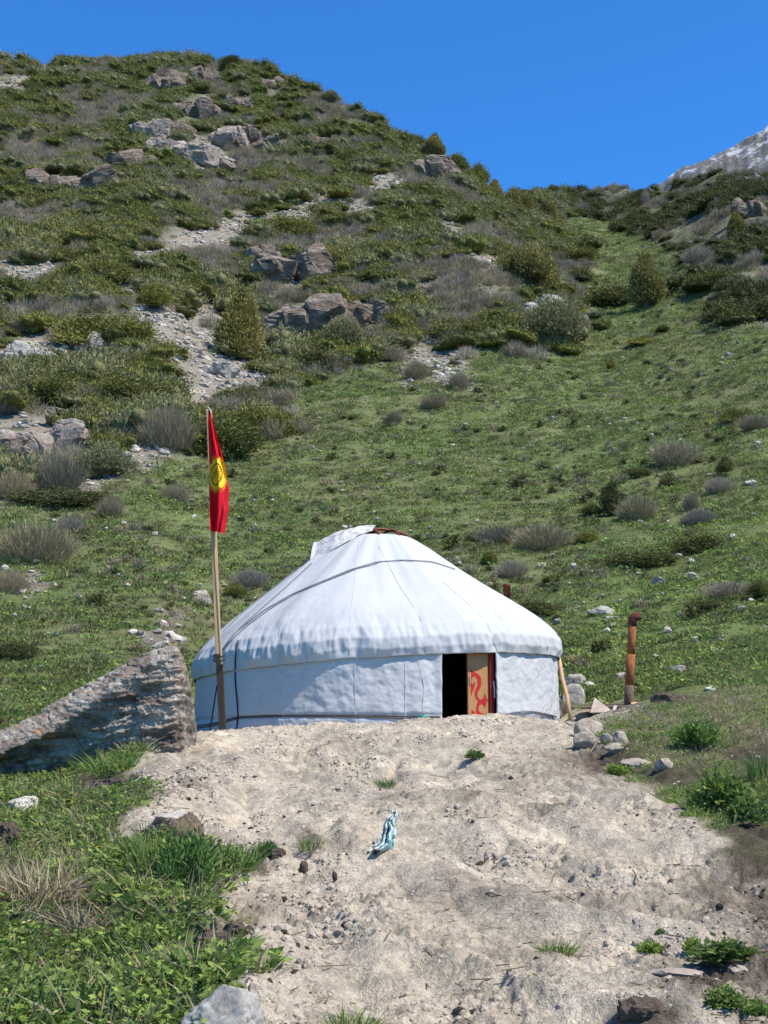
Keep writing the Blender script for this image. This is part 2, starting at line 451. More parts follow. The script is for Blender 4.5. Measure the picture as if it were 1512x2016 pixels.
M = {}
M['ground'] = mat_ground()
M['juniper'] = mat_foliage("juniper_needles", (.070, .076, .021), (.255, .25, .066), 0.2, 0.25)
M['olive'] = mat_foliage("olive_juniper_needles", (.115, .108, .034), (.36, .31, .10), 0.25, 0.1)
M['grey_juniper'] = mat_foliage("grey_green_juniper_needles", (.125, .125, .055), (.32, .305, .145), 0.25, 0.12)
M['dark_juniper'] = mat_foliage("dark_juniper_needles", (.042, .048, .016), (.14, .142, .045), 0.15, 0.2)
M['twig'] = mat_foliage("grey_twigs", (.145, .118, .072), (.34, .285, .18), 0.0, 0.2)
M['greytwig'] = mat_foliage("bare_grey_twigs", (.18, .145, .11), (.36, .31, .245), 0.0, 0.15)
M['grass'] = mat_foliage("meadow_grass", (.105, .145, .040), (.30, .385, .120), 0.3, 0.4)
M['tussock'] = mat_foliage("dull_tussock_grass", (.105, .112, .046), (.25, .25, .108), 0.2, 0.3)
M['lush'] = mat_foliage("lush_herb_leaves", (.075, .128, .028), (.27, .36, .09), 0.35, 0.35)
M['bluegrass'] = mat_foliage("dark_feathery_leaves", (.05, .10, .027), (.18, .28, .08), 0.3, 0.2)
M['straw'] = mat_foliage("dry_straw", (.16, .125, .075), (.44, .37, .23), 0.15, 0.2)
M['yellow'] = mat_foliage("yellow_petals", (.75, .50, .01), (.85, .62, .02), 0.2, 0.0)
M['core'] = mat_plain("shadowed_inner_twigs", (.026, .026, .014), 1.0, 0.4, 8, bstr=0)
M['bark'] = mat_plain("juniper_bark", (.13, .095, .065), 0.95, 0.4, 10, (1, 1, .2), 0.5, 0.02)
M['canvas'] = None
M['clod'] = mat_plain("dry_sandy_clod", (.42, .35, .27), 0.97, 0.3, 14, bstr=0.6, bdist=0.01)
M['soil'] = mat_plain("dark_crumbly_soil", (.085, .062, .045), 0.98, 0.45, 22, bstr=0.9, bdist=0.02)
M['stone'] = mat_rock("weathered_grey_stone", [(.3, (.16, .14, .115)), (.5, (.33, .295, .25)), (.72, (.47, .43, .37))], 3.0, (1, 1, 2), .7, .03)
M['pale'] = mat_rock("pale_stone", [(.3, (.32, .28, .23)), (.55, (.47, .425, .36)), (.75, (.58, .53, .465))], 3.0, (1, 1, 2), .5, .02)
M['scree'] = mat_rock("grey_scree_stone", [(.3, (.17, .15, .125)), (.5, (.31, .275, .235)), (.72, (.46, .42, .365))], 3.0, (1, 1, 2), .5, .02)
M['crag'] = mat_rock("brown_crag_rock", [(.28, (.065, .046, .032)), (.45, (.16, .118, .086)), (.6, (.26, .205, .158)), (.78, (.38, .32, .26))], .9, (1, 1, 2.6), 1.0, .25, [((.36, .215, .14), .60, .72)])
M['pinkcrag'] = mat_rock("pale_pinkish_crag_rock", [(.28, (.13, .095, .072)), (.45, (.27, .21, .165)), (.6, (.40, .33, .275)), (.78, (.52, .46, .40))], .9, (1, 1, 2.2), 1.0, .25, [((.40, .25, .175), .58, .72)])
M['boulder'] = mat_rock("lichened_layered_rock", [(.30, (.055, .038, .027)), (.44, (.17, .13, .098)), (.56, (.30, .255, .205)), (.70, (.42, .385, .325))], 1.9, (1, 1, 2.6), 1.0, .05,
                        [((.46, .43, .36), .55, .66), ((.42, .18, .06), .60, .69), ((.085, .105, .088), .62, .70)])

# ------------------------------------------------------------------ object helpers
def mesh_obj(name, verts, faces, material=None, parent=None, smooth_shade=False, link=True):
    me = bpy.data.meshes.new(name)
    me.from_pydata([tuple(v) for v in verts], [], [tuple(f) for f in faces])
    if isinstance(material, (list, tuple)):
        for mm in material: me.materials.append(mm)
    elif material: me.materials.append(material)
    if smooth_shade:
        me.polygons.foreach_set("use_smooth", [True] * len(me.polygons))
    me.update()
    o = bpy.data.objects.new(name, me)
    if link: COL.objects.link(o)
    if parent: o.parent = parent
    return o

def np_mesh(name, V, F, material=None, smooth_shade=False):
    """big mesh from arrays: V (n,3), F (m,3 or 4)"""
    me = bpy.data.meshes.new(name)
    V = np.ascontiguousarray(V, np.float32); F = np.ascontiguousarray(F, np.int32)
    k = F.shape[1]
    me.vertices.add(len(V)); me.vertices.foreach_set("co", V.ravel())
    me.loops.add(F.size); me.loops.foreach_set("vertex_index", F.ravel())
    me.polygons.add(len(F)); me.polygons.foreach_set("loop_start", np.arange(0, F.size, k, dtype=np.int32))
    if smooth_shade: me.polygons.foreach_set("use_smooth", np.ones(len(F), bool))
    if material: me.materials.append(material)
    me.update(calc_edges=True)
    return me

def empty(name, loc):
    o = bpy.data.objects.new(name, None); o.location = loc; o.empty_display_size = 0.2
    COL.objects.link(o); return o

def tag(o, label=None, cat=None, group=None, kind=None):
    if label: o['label'] = label
    if cat: o['category'] = cat
    if group: o['group'] = group
    if kind: o['kind'] = kind
    return o

def tube(path, rad, seg=6, caps=True):
    """verts, faces of a round bar along points (rad: number or list)"""
    P = [Vector(p) for p in path]; n = len(P)
    R = rad if isinstance(rad, (list, tuple)) else [rad] * n
    V = []; F = []
    ref = None
    for i in range(n):
        t = (P[min(i + 1, n - 1)] - P[max(i - 1, 0)]).normalized()
        if ref is None:
            ref = t.orthogonal().normalized()
        ref = (ref - t * ref.dot(t)).normalized(); b = t.cross(ref)
        for k in range(seg):
            a = 2 * math.pi * k / seg
            V.append(P[i] + (ref * math.cos(a) + b * math.sin(a)) * R[i])
    for i in range(n - 1):
        for k in range(seg):
            a = i * seg + k; c = i * seg + (k + 1) % seg
            F.append((a, c, c + seg, a + seg))
    if caps:
        F.append(tuple(range(seg - 1, -1, -1))); F.append(tuple((n - 1) * seg + k for k in range(seg)))
    return V, F

def box(cx, cy, cz, sx, sy, sz):
    V = [(cx + a * sx / 2, cy + b * sy / 2, cz + c * sz / 2) for a in (-1, 1) for b in (-1, 1) for c in (-1, 1)]
    F = [(0, 1, 3, 2), (4, 6, 7, 5), (0, 4, 5, 1), (2, 3, 7, 6), (0, 2, 6, 4), (1, 5, 7, 3)]
    return V, F

def bevel(o, w=0.01, seg=2):
    m = o.modifiers.new("edge_wear", 'BEVEL'); m.width = w; m.segments = seg; m.limit_method = 'ANGLE'
    return o

# ------------------------------------------------------------------ the ground: one sheet from the camera's feet over the ridge
def build_ground():
    th = np.concatenate([np.linspace(-math.pi, -0.62, 40)[:-1], np.linspace(-0.62, -0.34, 50)[:-1], np.linspace(-0.34, 0.34, 540)[:-1],
                         np.linspace(0.34, 0.62, 50)[:-1], np.linspace(0.62, math.pi, 40)])
    dd = np.concatenate([np.linspace(0.4, 4.6, 16)[:-1], np.geomspace(4.6, 19, 500)[:-1], np.geomspace(19, 30, 100)[:-1],
                         np.geomspace(30, 165, 260)[:-1], np.geomspace(165, 420, 14)])
    T, D = np.meshgrid(th, dd)
    X = D * np.sin(T); Y = D * np.cos(T)
    x = X.ravel(); y = Y.ravel()
    z = height(x, y)
    sand, soil, dry, mead, scree, bright = cover(x, y, z)
    d = np.hypot(x, y)
    nearw = smooth(27, 20, d)
    z = z + fine_rough(x, y, sand, soil * (0.5 + 0.5 * sand)) * nearw
    nt = len(th); nd = len(dd)
    # albedo
    N = fbm(x / 0.8, y / 0.8, 4, 101); N2 = fbm(x / 0.13, y / 0.13, 3, 111); N3 = fbm(x / 5, y / 5, 3, 121)
    def mix(a, b, f): return a + (b - a) * f[:, None]
    c = np.tile(np.array([.112, .145, .053]), (len(x), 1))                       # turf between the tufts
    c = mix(c, np.array([.15, .16, .074]), np.clip(.5 + N3 * 1.5, 0, 1))
    c = mix(c, np.array([.14, .185, .058]), bright * .8)
    c = mix(c, np.array([.10, .105, .05]), smooth(.1, .45, fbm(x / 2.2 + 50, y / 2.2, 4, 125)) * .7 * (d > 24))
    hill = (1 - mead) * (d > 24)
    c = mix(c, np.array([.15, .135, .105]), hill * .75)
    stony = np.array([.235, .205, .165]) * (1 + .25 * N2[:, None])
    c = mix(c, stony, np.clip(scree * 1.3, 0, 1))
    dryc = np.array([.22, .18, .11])
    c = mix(c, dryc, dry * .75)
    sandc = np.array([.50, .43, .335]) * (1 + .22 * N[:, None] + .12 * N2[:, None])
    c = mix(c, sandc, np.clip(sand, 0, 1))
    damp = smooth(0.05, .4, fbm(x / 1.4, y / 1.4, 4, 131)) * sand * .55
    c = mix(c, np.array([.20, .165, .13]), damp)
    c = mix(c, np.array([.085, .064, .047]) * (1 + .3 * N2[:, None]), np.clip(soil * 1.15 + .3 * N * soil, 0, 1) * .9)
    pit = smooth(1.35, 1.0, ((x - PITX) / 1.05) ** 2 + ((y - PITY) / 0.42) ** 2)
    c = mix(c, np.array([.07, .052, .04]), pit)
    c = np.clip(c, .01, .9)
    V = np.stack([x, y, z], 1)
    i = np.arange(nd - 1)[:, None] * nt + np.arange(nt - 1)[None, :]
    i = i.ravel()
    F = np.stack([i, i + 1, i + nt + 1, i + nt], 1)[:, ::-1]
    me = np_mesh("ground", V, F, M['ground'], True)
    at = me.color_attributes.new("albedo", 'FLOAT_COLOR', 'POINT')
    at.data.foreach_set("color", np.concatenate([c, np.ones((len(c), 1))], 1).astype(np.float32).ravel())
    o = bpy.data.objects.new("ground", me); COL.objects.link(o)
    tag(o, "sandy trodden slope, green meadow and scrub covered mountainside as one sheet of land", kind='structure')
    return o

GROUND = build_ground()

def full_height(x, y):
    x = np.atleast_1d(np.asarray(x, float)); y = np.atleast_1d(np.asarray(y, float))
    z = height(x, y); c = cover(x, y, z)
    return z + fine_rough(x, y, c[0], c[1] * (0.5 + 0.5 * c[0])) * smooth(27, 20, np.hypot(x, y))

# ------------------------------------------------------------------ far rocky mountain with snow
def build_mountain():
    m, n, l, b = mat("far_rock_with_snow", 0.95)
    v = coords(n, l)
    f = noise(n, l, 0.16, 12, 0.75, v, .6)
    c = ramp(n, l, f, [(.3, (.10, .09, .08)), (.5, (.22, .20, .175)), (.7, (.33, .31, .28))])
    f2 = noise(n, l, 0.10, 9, 0.75, coords(n, l, (1, 1, 1.6)), .3)
    geo = n.new("ShaderNodeNewGeometry"); sep = n.new("ShaderNodeSeparateXYZ"); l.new(geo.outputs["Normal"], sep.inputs[0])
    ad = n.new("ShaderNodeMath"); ad.operation = 'MULTIPLY_ADD'; ad.inputs[1].default_value = 0.25; l.new(sep.outputs[2], ad.inputs[0]); l.new(f2, ad.inputs[2])
    k = ramp(n, l, ad.outputs[0], [(.70, (0, 0, 0)), (.75, (1, 1, 1))])
    c = mixc(n, l, k, c, (.62, .63, .66))
    l.new(c, b.inputs["Base Color"])
    bump(n, l, f, b, 1.0, 4.0)
    nu, nv = 320, 150
    uu = np.linspace(1180, 2300, nu)
    crest = np.interp(uu, [1180, 1290, 1330, 1370, 1420, 1470, 1512, 1560, 1640, 1800, 2300], [420, 364, 340, 322, 294, 270, 244, 232, 222, 170, 150])
    crest = crest + 6 * fbm(uu / 30, uu * 0, 5, 7, .65) * 1.5
    V = []
    D0 = 520.0
    for i in range(nu):
        x0, y0, z0 = pix_dir(uu[i], crest[i]); h = math.hypot(x0, y0)
        th = math.atan2(x0, y0); zt = CZ + D0 * z0 / h
        for j in range(nv):
            s = j / (nv - 1)
            if s < .8:
                t = s / .8; d = D0 - 190 * (1 - t); z = zt - 190 * (1 - t) * .95
            else:
                t = (s - .8) / .2; d = D0 + 120 * t; z = zt - 90 * t
            V.append((d * math.sin(th), d * math.cos(th), z))
    V = np.array(V)
    s = np.tile(np.linspace(0, 1, nv), nu)
    r = np.abs(fbm(V[:, 0] / 38, V[:, 1] / 38 + V[:, 2] / 60, 5, 13)); r2 = fbm(V[:, 0] / 9, V[:, 1] / 9 + V[:, 2] / 12, 4, 19)
    V[:, 2] += (3 - 12 * r) * np.where(s > .78, .3, 1) + 2.2 * r2
    i = (np.arange(nu - 1)[:, None] * nv + np.arange(nv - 1)[None, :]).ravel()
    F = np.stack([i, i + nv, i + nv + 1, i + 1], 1)
    o = bpy.data.objects.new("mountain", np_mesh("mountain", V, F, m)); COL.objects.link(o)
    tag(o, "far grey rocky mountain crest streaked with snow", kind='structure')

build_mountain()

# ------------------------------------------------------------------ foliage prototypes
def sprig_mesh(name, P, Dr, L, W, tint, material, extra=None, bend=0.0, rng=RNG):
    """many small pointed blades: base points P, directions Dr, length L, width W -> mesh with a tint per blade"""
    n = len(P)
    Dr = Dr / np.linalg.norm(Dr, axis=1)[:, None]
    r = rng.normal(size=(n, 3)); side = np.cross(Dr, r); side /= np.linalg.norm(side, axis=1)[:, None]
    L = np.broadcast_to(L, n)[:, None]; W = np.broadcast_to(W, n)[:, None]
    nor = np.cross(side, Dr)
    mid = P + Dr * L * .45 + nor * L * bend * .3
    tip = P + Dr * L + nor * L * (bend * 1.0) + np.array([0, 0, -1]) * (L * abs(bend) * .35)
    V = np.stack([P, mid - side * W * .5, tip, mid + side * W * .5], 1).reshape(-1, 3)
    k = np.arange(n) * 4
    F = np.stack([k, k + 1, k + 2, k + 3], 1)
    tv = np.repeat(tint, 4)
    if extra is not None:
        F2 = extra[1] + len(V); V = np.concatenate([V, extra[0]]); F = np.concatenate([F, F2]); tv = np.concatenate([tv, extra[2] + .18 * np.clip(fbm(extra[0][:, 0] * 9, extra[0][:, 1] * 9 + extra[0][:, 2] * 7, 2, 3), -1, 1)])
    me = np_mesh(name, V, F, material)
    if extra is not None:
        sm_ = np.zeros(len(F), bool); sm_[n:] = True; me.polygons.foreach_set("use_smooth", sm_)
    a = me.attributes.new("tint", 'FLOAT', 'POINT'); a.data.foreach_set("value", tv.astype(np.float32))
    return me

def blob_quads(C, R, sub=5, seed=0):
    """lumpy closed core made of quads for each lobe"""
    Vs = []; Fs = []; off = 0
    for c, r in zip(C, R):
        nu, nv = sub + 3, sub
        vs = []
        for j in range(nv + 1):
            ph = math.pi * (j / nv - .5)
            for i in range(nu):
                a = 2 * math.pi * i / nu
                vs.append((c[0] + r[0] * math.cos(ph) * math.cos(a), c[1] + r[1] * math.cos(ph) * math.sin(a), c[2] + r[2] * math.sin(ph)))
        for j in range(nv):
            for i in range(nu):
                Fs.append((off + j * nu + i, off + j * nu + (i + 1) % nu, off + (j + 1) * nu + (i + 1) % nu, off + (j + 1) * nu + i))
        Vs += vs; off += len(vs)
    return np.array(Vs), np.array(Fs)

def dome_plant(name, material, w=1.0, h=1.0, lobes=9, n=2200, slen=.12, swid=.05, seed=0, form='dome', up=.5, core=.55, spread=.74, jitter=.12):
    """unit plant about w wide and h high standing on z=0"""
    rng = np.random.default_rng(seed)
    C = []; R = []
    for k in range(lobes):
        if form == 'cone':
            t = ((k * .618) % 1.0) if k else .5
            prof = math.sin(math.pi * (.16 + .80 * t)) ** .55 * (1 - .38 * t)
            a = k * 2.4 + rng.uniform(-.4, .4); rr = w * .5 * prof * rng.uniform(.40, .58); rad = w * .5 * prof * rng.uniform(.36, .55)
            if k % 3 == 0: rr = 0; rad = w * .5 * prof * .8
            C.append((rr * math.cos(a), rr * math.sin(a), h * (.10 + .76 * t))); R.append((rad, rad, h * rng.uniform(.12, .2)))
        elif form == 'column':
            t = (k + .5) / lobes; rad = w * .5 * math.sin(math.pi * (.2 + .72 * t)) ** .7
            a = k * 2.4; rr = w * .1
            C.append((rr * math.cos(a), rr * math.sin(a), h * (.1 + .78 * t))); R.append((rad, rad, h * .17))
        elif form == 'mat':
            a = rng.uniform(0, 6.28); rr = w * .5 * math.sqrt(rng.uniform(0, .62))
            rad = w * rng.uniform(.13, .24); hh = h * rng.uniform(.45, .85) * (1 - .45 * (rr / (w * .5)) ** 2)
            C.append((rr * math.cos(a), rr * math.sin(a), hh * .35)); R.append((rad, rad, hh * .65))
        else:
            a = k * 2.4 + rng.uniform(-.5, .5); rr = w * .5 * math.sqrt((k + .3) / lobes) * spread
            top = h * (1 - .55 * (rr / (w * .5)) ** 1.6) * rng.uniform(.8, 1.05)
            rad = w * rng.uniform(.13, .23)
            rz = min(top * .55, h * .42)
            C.append((rr * math.cos(a), rr * math.sin(a), top - rz)); R.append((rad, rad, rz))
            if top - 2 * rz > 0.05 * h:
                C.append((rr * math.cos(a) * 1.05, rr * math.sin(a) * 1.05, rz * .8)); R.append((rad * .95, rad * .95, rz * .9))
    C = np.array(C); R = np.array(R)
    area = R[:, 0] * R[:, 2]; pr = area / area.sum()
    li = rng.choice(len(C), n, p=pr)
    q = rng.normal(size=(n, 3)); q /= np.linalg.norm(q, axis=1)[:, None]
    q[:, 2] = np.where(q[:, 2] < -.35, -q[:, 2] * .6, q[:, 2])
    rr = np.maximum(rng.uniform(core - .05 if core > 0 else .3, 1.04, n), rng.uniform(core - .05 if core > 0 else .3, 1.04, n))[:, None] * (1 + jitter * rng.normal(size=(n, 1)))
    P = C[li] + q * R[li] * rr
    P[:, 2] = np.maximum(P[:, 2], 0.0)
    D = q * .75 + np.array([0, 0, up]) + rng.normal(size=(n, 3)) * .5
    lob_t = rng.uniform(-.22, .22, len(C))
    t = np.clip(rng.beta(1.6, 1.8, n) + lob_t[li], 0, 1)
    L = slen * rng.uniform(.6, 1.4, n); W = swid * rng.uniform(.7, 1.3, n)
    ev, ef = blob_quads(C, R * core, 7)
    bmp = fbm(ev[:, 0] * 9, ev[:, 1] * 9 + ev[:, 2] * 11, 3, seed)[:, None]
    ctr = np.repeat(C, len(ev) // len(C), 0)
    ev = ctr + (ev - ctr) * (1 + .30 * bmp)
    ev[:, 2] = np.maximum(ev[:, 2], -.02)
    return sprig_mesh(name, P, D, L, W, t, material, (ev, ef, 0.30) if core > 0 else None, rng=rng)

def twig_plant(name, material, w=1.0, h=1.0, n=900, seed=0, tw=.005, leafm=0, lean=.9, seg_from=.15):
    rng = np.random.default_rng(seed)
    a = rng.uniform(0, 6.28, n); rr = np.sqrt(rng.uniform(0, 1, n))
    base = np.stack([np.cos(a) * rr * w * .3, np.sin(a) * rr * w * .3, np.zeros(n)], 1)
    top = np.stack([np.cos(a) * rr * w * .5 * lean, np.sin(a) * rr * w * .5 * lean, h * (1 - .5 * rr ** 2.2) * rng.uniform(.75, 1.08, n)], 1)
    top += rng.normal(size=(n, 3)) * np.array([.07 * w, .07 * w, .05 * h])
    f0 = rng.uniform(0, .65, n)[:, None]; f1 = np.minimum(1.0, f0 + rng.uniform(.3, .55, n)[:, None])
    P = base + (top - base) * f0; Q = base + (top - base) * f1
    Q += rng.normal(size=(n, 3)) * .05 * w
    Q[:, 2] = np.maximum(Q[:, 2], .02)
    D = Q - P; L = np.linalg.norm(D, axis=1)
    return sprig_mesh(name, P, D, L, tw * rng.uniform(.6, 1.5, n), rng.uniform(0, 1, n), material, rng=rng)

def tuft_mesh(name, material, n=26, h=.14, w=.012, spread=.10, seed=0, lean=.55, bend=.25):
    rng = np.random.default_rng(seed)
    a = rng.uniform(0, 6.28, n); rr = spread * np.sqrt(rng.uniform(0, 1, n))
    P = np.stack([np.cos(a) * rr, np.sin(a) * rr, np.full(n, -.01)], 1)
    D = np.stack([np.cos(a) * lean * rng.uniform(.1, 1, n), np.sin(a) * lean * rng.uniform(.1, 1, n), np.ones(n)], 1) + rng.normal(size=(n, 3)) * .18
    return sprig_mesh(name, P, D, h * rng.uniform(.55, 1.25, n), w * rng.uniform(.7, 1.3, n), rng.uniform(0, 1, n), material, bend=bend, rng=rng)

def herb_mesh(name, material, n=30, leaf=.05, wid=.028, height=.10, spread=.09, seed=0, flat=.5):
    rng = np.random.default_rng(seed)
    a = rng.uniform(0, 6.28, n); rr = spread * np.sqrt(rng.uniform(0, 1, n)); z = height * rng.uniform(.1, 1, n) * (1 - .4 * (rr / spread))
    P = np.stack([np.cos(a) * rr, np.sin(a) * rr, z], 1)
    b = a + rng.normal(size=n) * .9
    D = np.stack([np.cos(b), np.sin(b), rng.uniform(-.15, 1.0, n) * flat * 1.6], 1)
    t = rng.uniform(0, 1, n)
    return sprig_mesh(name, P, D, leaf * rng.uniform(.6, 1.4, n), wid * rng.uniform(.7, 1.3, n), t, material, bend=.2, rng=rng)

def lump_mesh(name, material, seed=0, squash=.7, rough=.35, sub=2, sharp=False):
    rng = np.random.default_rng(seed)
    bm = bmesh.new(); bmesh.ops.create_icosphere(bm, subdivisions=sub, radius=1.0)
    off = rng.uniform(0, 50, 3)
    pl = rng.normal(size=(9, 3)); pl /= np.linalg.norm(pl, axis=1)[:, None]; pd = rng.uniform(.5, .85, 9)
    for v in bm.verts:
        c = np.array(v.co)
        if sharp:
            k = pl @ c; s = np.min(np.where(k > .05, pd / np.maximum(k, .05), 9)); c = c * min(1, s)
        nz = fbm(np.array([c[0] * 1.3 + off[0]]), np.array([c[1] * 1.3 + c[2] * 1.7 + off[1]]), 3, seed)[0]
        c = c * (1 + rough * nz)
        v.co = (c[0], c[1], c[2] * squash)
    me = bpy.data.meshes.new(name); bm.to_mesh(me); bm.free(); me.materials.append(material)
    return me

# ------------------------------------------------------------------ scattering for what nobody could count
def scatter(name, X, Y, Z, scl, idx, protos, label, rotxy=.15, zs=None, seed=0):
    rng = np.random.default_rng(seed + 77)
    n = len(X)
    me = bpy.data.meshes.new(name); me.vertices.add(n)
    me.vertices.foreach_set("co", np.stack([X, Y, Z], 1).astype(np.float32).ravel())
    rot = np.stack([rng.normal(size=n) * rotxy, rng.normal(size=n) * rotxy, rng.uniform(0, 6.283, n)], 1)
    sc = np.stack([scl, scl, scl * (zs if zs is not None else 1.0)], 1)
    a = me.attributes.new("rot", 'FLOAT_VECTOR', 'POINT'); a.data.foreach_set("vector", rot.astype(np.float32).ravel())
    a = me.attributes.new("scl", 'FLOAT_VECTOR', 'POINT'); a.data.foreach_set("vector", sc.astype(np.float32).ravel())
    a = me.attributes.new("idx", 'INT', 'POINT'); a.data.foreach_set("value", np.asarray(idx, np.int32))
    o = bpy.data.objects.new(name, me); COL.objects.link(o)
    pc = bpy.data.collections.new(name + "_kinds")
    for i, pm in enumerate(protos):
        po = bpy.data.objects.new("%s_%02d" % (name, i), pm); pc.objects.link(po)
    g = bpy.data.node_groups.new(name + "_spread", 'GeometryNodeTree')
    g.interface.new_socket("Geometry", in_out='INPUT', socket_type='NodeSocketGeometry')
    g.interface.new_socket("Geometry", in_out='OUTPUT', socket_type='NodeSocketGeometry')
    N = g.nodes; Lk = g.links
    gi = N.new("NodeGroupInput"); go = N.new("NodeGroupOutput"); ip = N.new("GeometryNodeInstanceOnPoints")
    ci = N.new("GeometryNodeCollectionInfo"); ci.inputs["Collection"].default_value = pc
    ci.inputs["Separate Children"].default_value = True; ci.inputs["Reset Children"].default_value = True
    def at(nm, ty):
        q = N.new("GeometryNodeInputNamedAttribute"); q.data_type = ty; q.inputs["Name"].default_value = nm; return q.outputs[0]
    ip.inputs["Pick Instance"].default_value = True
    Lk.new(gi.outputs[0], ip.inputs["Points"]); Lk.new(ci.outputs[0], ip.inputs["Instance"])
    Lk.new(at("idx", 'INT'), ip.inputs["Instance Index"])
    Lk.new(at("rot", 'FLOAT_VECTOR'), ip.inputs["Rotation"]); Lk.new(at("scl", 'FLOAT_VECTOR'), ip.inputs["Scale"])
    Lk.new(ip.outputs[0], go.inputs[0])
    md = o.modifiers.new("spread", 'NODES'); md.node_group = g
    tag(o, label, kind='stuff')
    return o

def sector(n, d0, d1, th0=-.36, th1=.36, rng=RNG, power=2.0):
    """random ground points, even over the land for power 2, denser near the camera for less"""
    t = rng.uniform(th0, th1, n)
    d = (d0 ** power + rng.uniform(0, 1, n) * (d1 ** power - d0 ** power)) ** (1 / power)
    return d * np.sin(t), d * np.cos(t), d

def keep(X, Y, p, rng=RNG):
    k = rng.uniform(0, 1, len(X)) < p
    return k

# ------------------------------------------------------------------ the yurt
def mat_canvas():
    m, n, l, b = mat("white_canvas", 0.85)
    v = coords(n, l)
    f = noise(n, l, 1.6, 6, 0.6, v); f2 = noise(n, l, 38, 3, 0.6, v)
    c = ramp(n, l, f, [(.32, (.405, .405, .395)), (.66, (.445, .445, .435))])
    l.new(c, b.inputs["Base Color"])
    fold = noise(n, l, 5.5, 4, .55, coords(n, l, (1, 1, .55)), 1.2)
    ad = n.new("ShaderNodeMath"); ad.operation = 'MULTIPLY_ADD'; ad.inputs[1].default_value = .06; l.new(f2, ad.inputs[0]); l.new(fold, ad.inputs[2])
    bump(n, l, ad.outputs[0], b, 0.22, 0.035)
    return m
M['canvas'] = mat_canvas()
M['rope'] = mat_plain("brown_cord", (.10, .075, .062), .9, .3, 40, bstr=0)
M['greyrope'] = mat_plain("grey_cord", (.20, .20, .205), .9, .25, 40, bstr=0)
M['blackrope'] = mat_plain("black_cord", (.03, .032, .04), .8, .3, 40, bstr=0)
M['seam'] = mat_plain("stitched_seam", (.48, .50, .52), .9, .1, 40, bstr=0)
M['redwood'] = mat_plain("red_painted_wood", (.25, .022, .018), .55, .35, 9, (1, 1, .2), .3, .004)
M['crownwood'] = mat_plain("dark_red_crown_wood", (.17, .035, .022), .6, .35, 9, bstr=.2)
M['doorwood'] = mat_plain("varnished_board", (.36, .185, .07), .5, .16, 7, (6, 6, .5), .1, .002)
M['ornament'] = mat_plain("red_door_paint", (.36, .018, .014), .5, .1, 9, bstr=0)
M['felt'] = mat_rock("pale_patterned_felt", [(.36, (.25, .24, .22)), (.47, (.46, .44, .41)), (.6, (.58, .56, .53))], 8.0, (1, 1, 1), .5, .02)
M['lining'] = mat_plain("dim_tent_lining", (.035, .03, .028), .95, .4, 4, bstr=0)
M['rust'] = mat_rock("rusty_iron", [(.3, (.11, .036, .018)), (.5, (.26, .09, .03)), (.7, (.36, .15, .05))], 3.0, (1, 1, .45), .3, .004)
M['darkrust'] = mat_rock("dark_rusty_iron", [(.3, (.045, .018, .012)), (.5, (.13, .04, .024)), (.7, (.20, .07, .04))], 4.0, (1, 1, 1), .3, .004)
M['sootrust'] = mat_rock("sooty_iron", [(.3, (.05, .04, .036)), (.5, (.12, .085, .06)), (.7, (.24, .13, .06))], 4.0, (1, 1, 1), .3, .004)
M['pine'] = mat_plain("sawn_pine", (.46, .30, .155), .7, .25, 5, (7, 7, .35), .25, .004)
M['oldwood'] = mat_plain("weathered_wood_in_shade", (.042, .030, .022), .9, .35, 5, (9, 9, .35), .4, .006)  # weathered brown darkened further: the eave's shade on the post is in the colour
M['greywood'] = mat_plain("weathered_grey_board", (.38, .36, .32), .9, .25, 5, (.6, 6, 6), .4, .006)
M['plywood'] = mat_plain("worn_plywood", (.36, .29, .225), .85, .25, 7, (1, 1, 1), .3, .004)

def roof_profile():
    px = [(1098, 1301), (1103, 1287), (1101, 1268), (1088, 1248), (1062, 1225), (1030, 1203), (1000, 1184), (970, 1166), (940, 1147), (905, 1123), (870, 1099), (845, 1081), (825, 1069), (810, 1062)]
    out = []
    for u, v in px:
        p = at_depth(u, v, YY)
        out.append(((p.x - YX) * 1.005, p.z))
    return out
PROF = roof_profile()
PR = np.array([p[0] for p in PROF]); PZ = np.array([p[1] for p in PROF])
ARC = np.concatenate([[0], np.cumsum(np.hypot(np.diff(PR), np.diff(PZ)))]); ARC /= ARC[-1]

def yurt_pt(r, ph, z):
    return np.stack([YX + r * np.sin(ph), YY - r * np.cos(ph), z], -1)

def hem_tilt(ph): return -0.165 + 0.165 * np.sin(ph)

def roof_surface(ph, s):
    """roof cover: s = 0 at the hem, 1 at the smoke hole"""
    r = np.interp(s, ARC, PR); z = np.interp(s, ARC, PZ)
    w = smooth(.95, .0, s)
    z = z + hem_tilt(ph) * w
    mid = np.sin(np.pi * np.clip(s, 0, 1)) ** .7
    pc = np.cos(ph); ps = np.sin(ph)
    radial = fbm(ph * 3.0, s * .6, 2, 201) * .075 + .010 * np.abs(np.sin(ph * 8.5 + .9 * perlin(ph * 3, s * 2, 207))) 
    r = r + radial * mid
    z = z + radial * mid * .9
    low = smooth(.34, .03, s) * smooth(-.02, .04, s)
    gath = fbm(ph * 9, s * 4, 3, 211) * .06 - np.abs(fbm(ph * 15 + 3, s * 6 + ph * 3, 3, 213)) * .06
    r = r + gath * low
    tie = np.zeros_like(ph)
    for a in (-1.35, -.78, -.12, .66, 1.18):
        tie = tie + np.exp(-((ph - a) / .055) ** 2)
    r = r - .035 * tie * low
    z = z + low * smooth(.2, 0, s) * (.05 * fbm(ph * 8, s * 0, 3, 217) + .03 * tie)
    sag = smooth(.10, .2, s) * smooth(.42, .2, s)
    r = r + sag * .02 * fbm(ph * 7, s * 7, 3, 219)
    return r, z

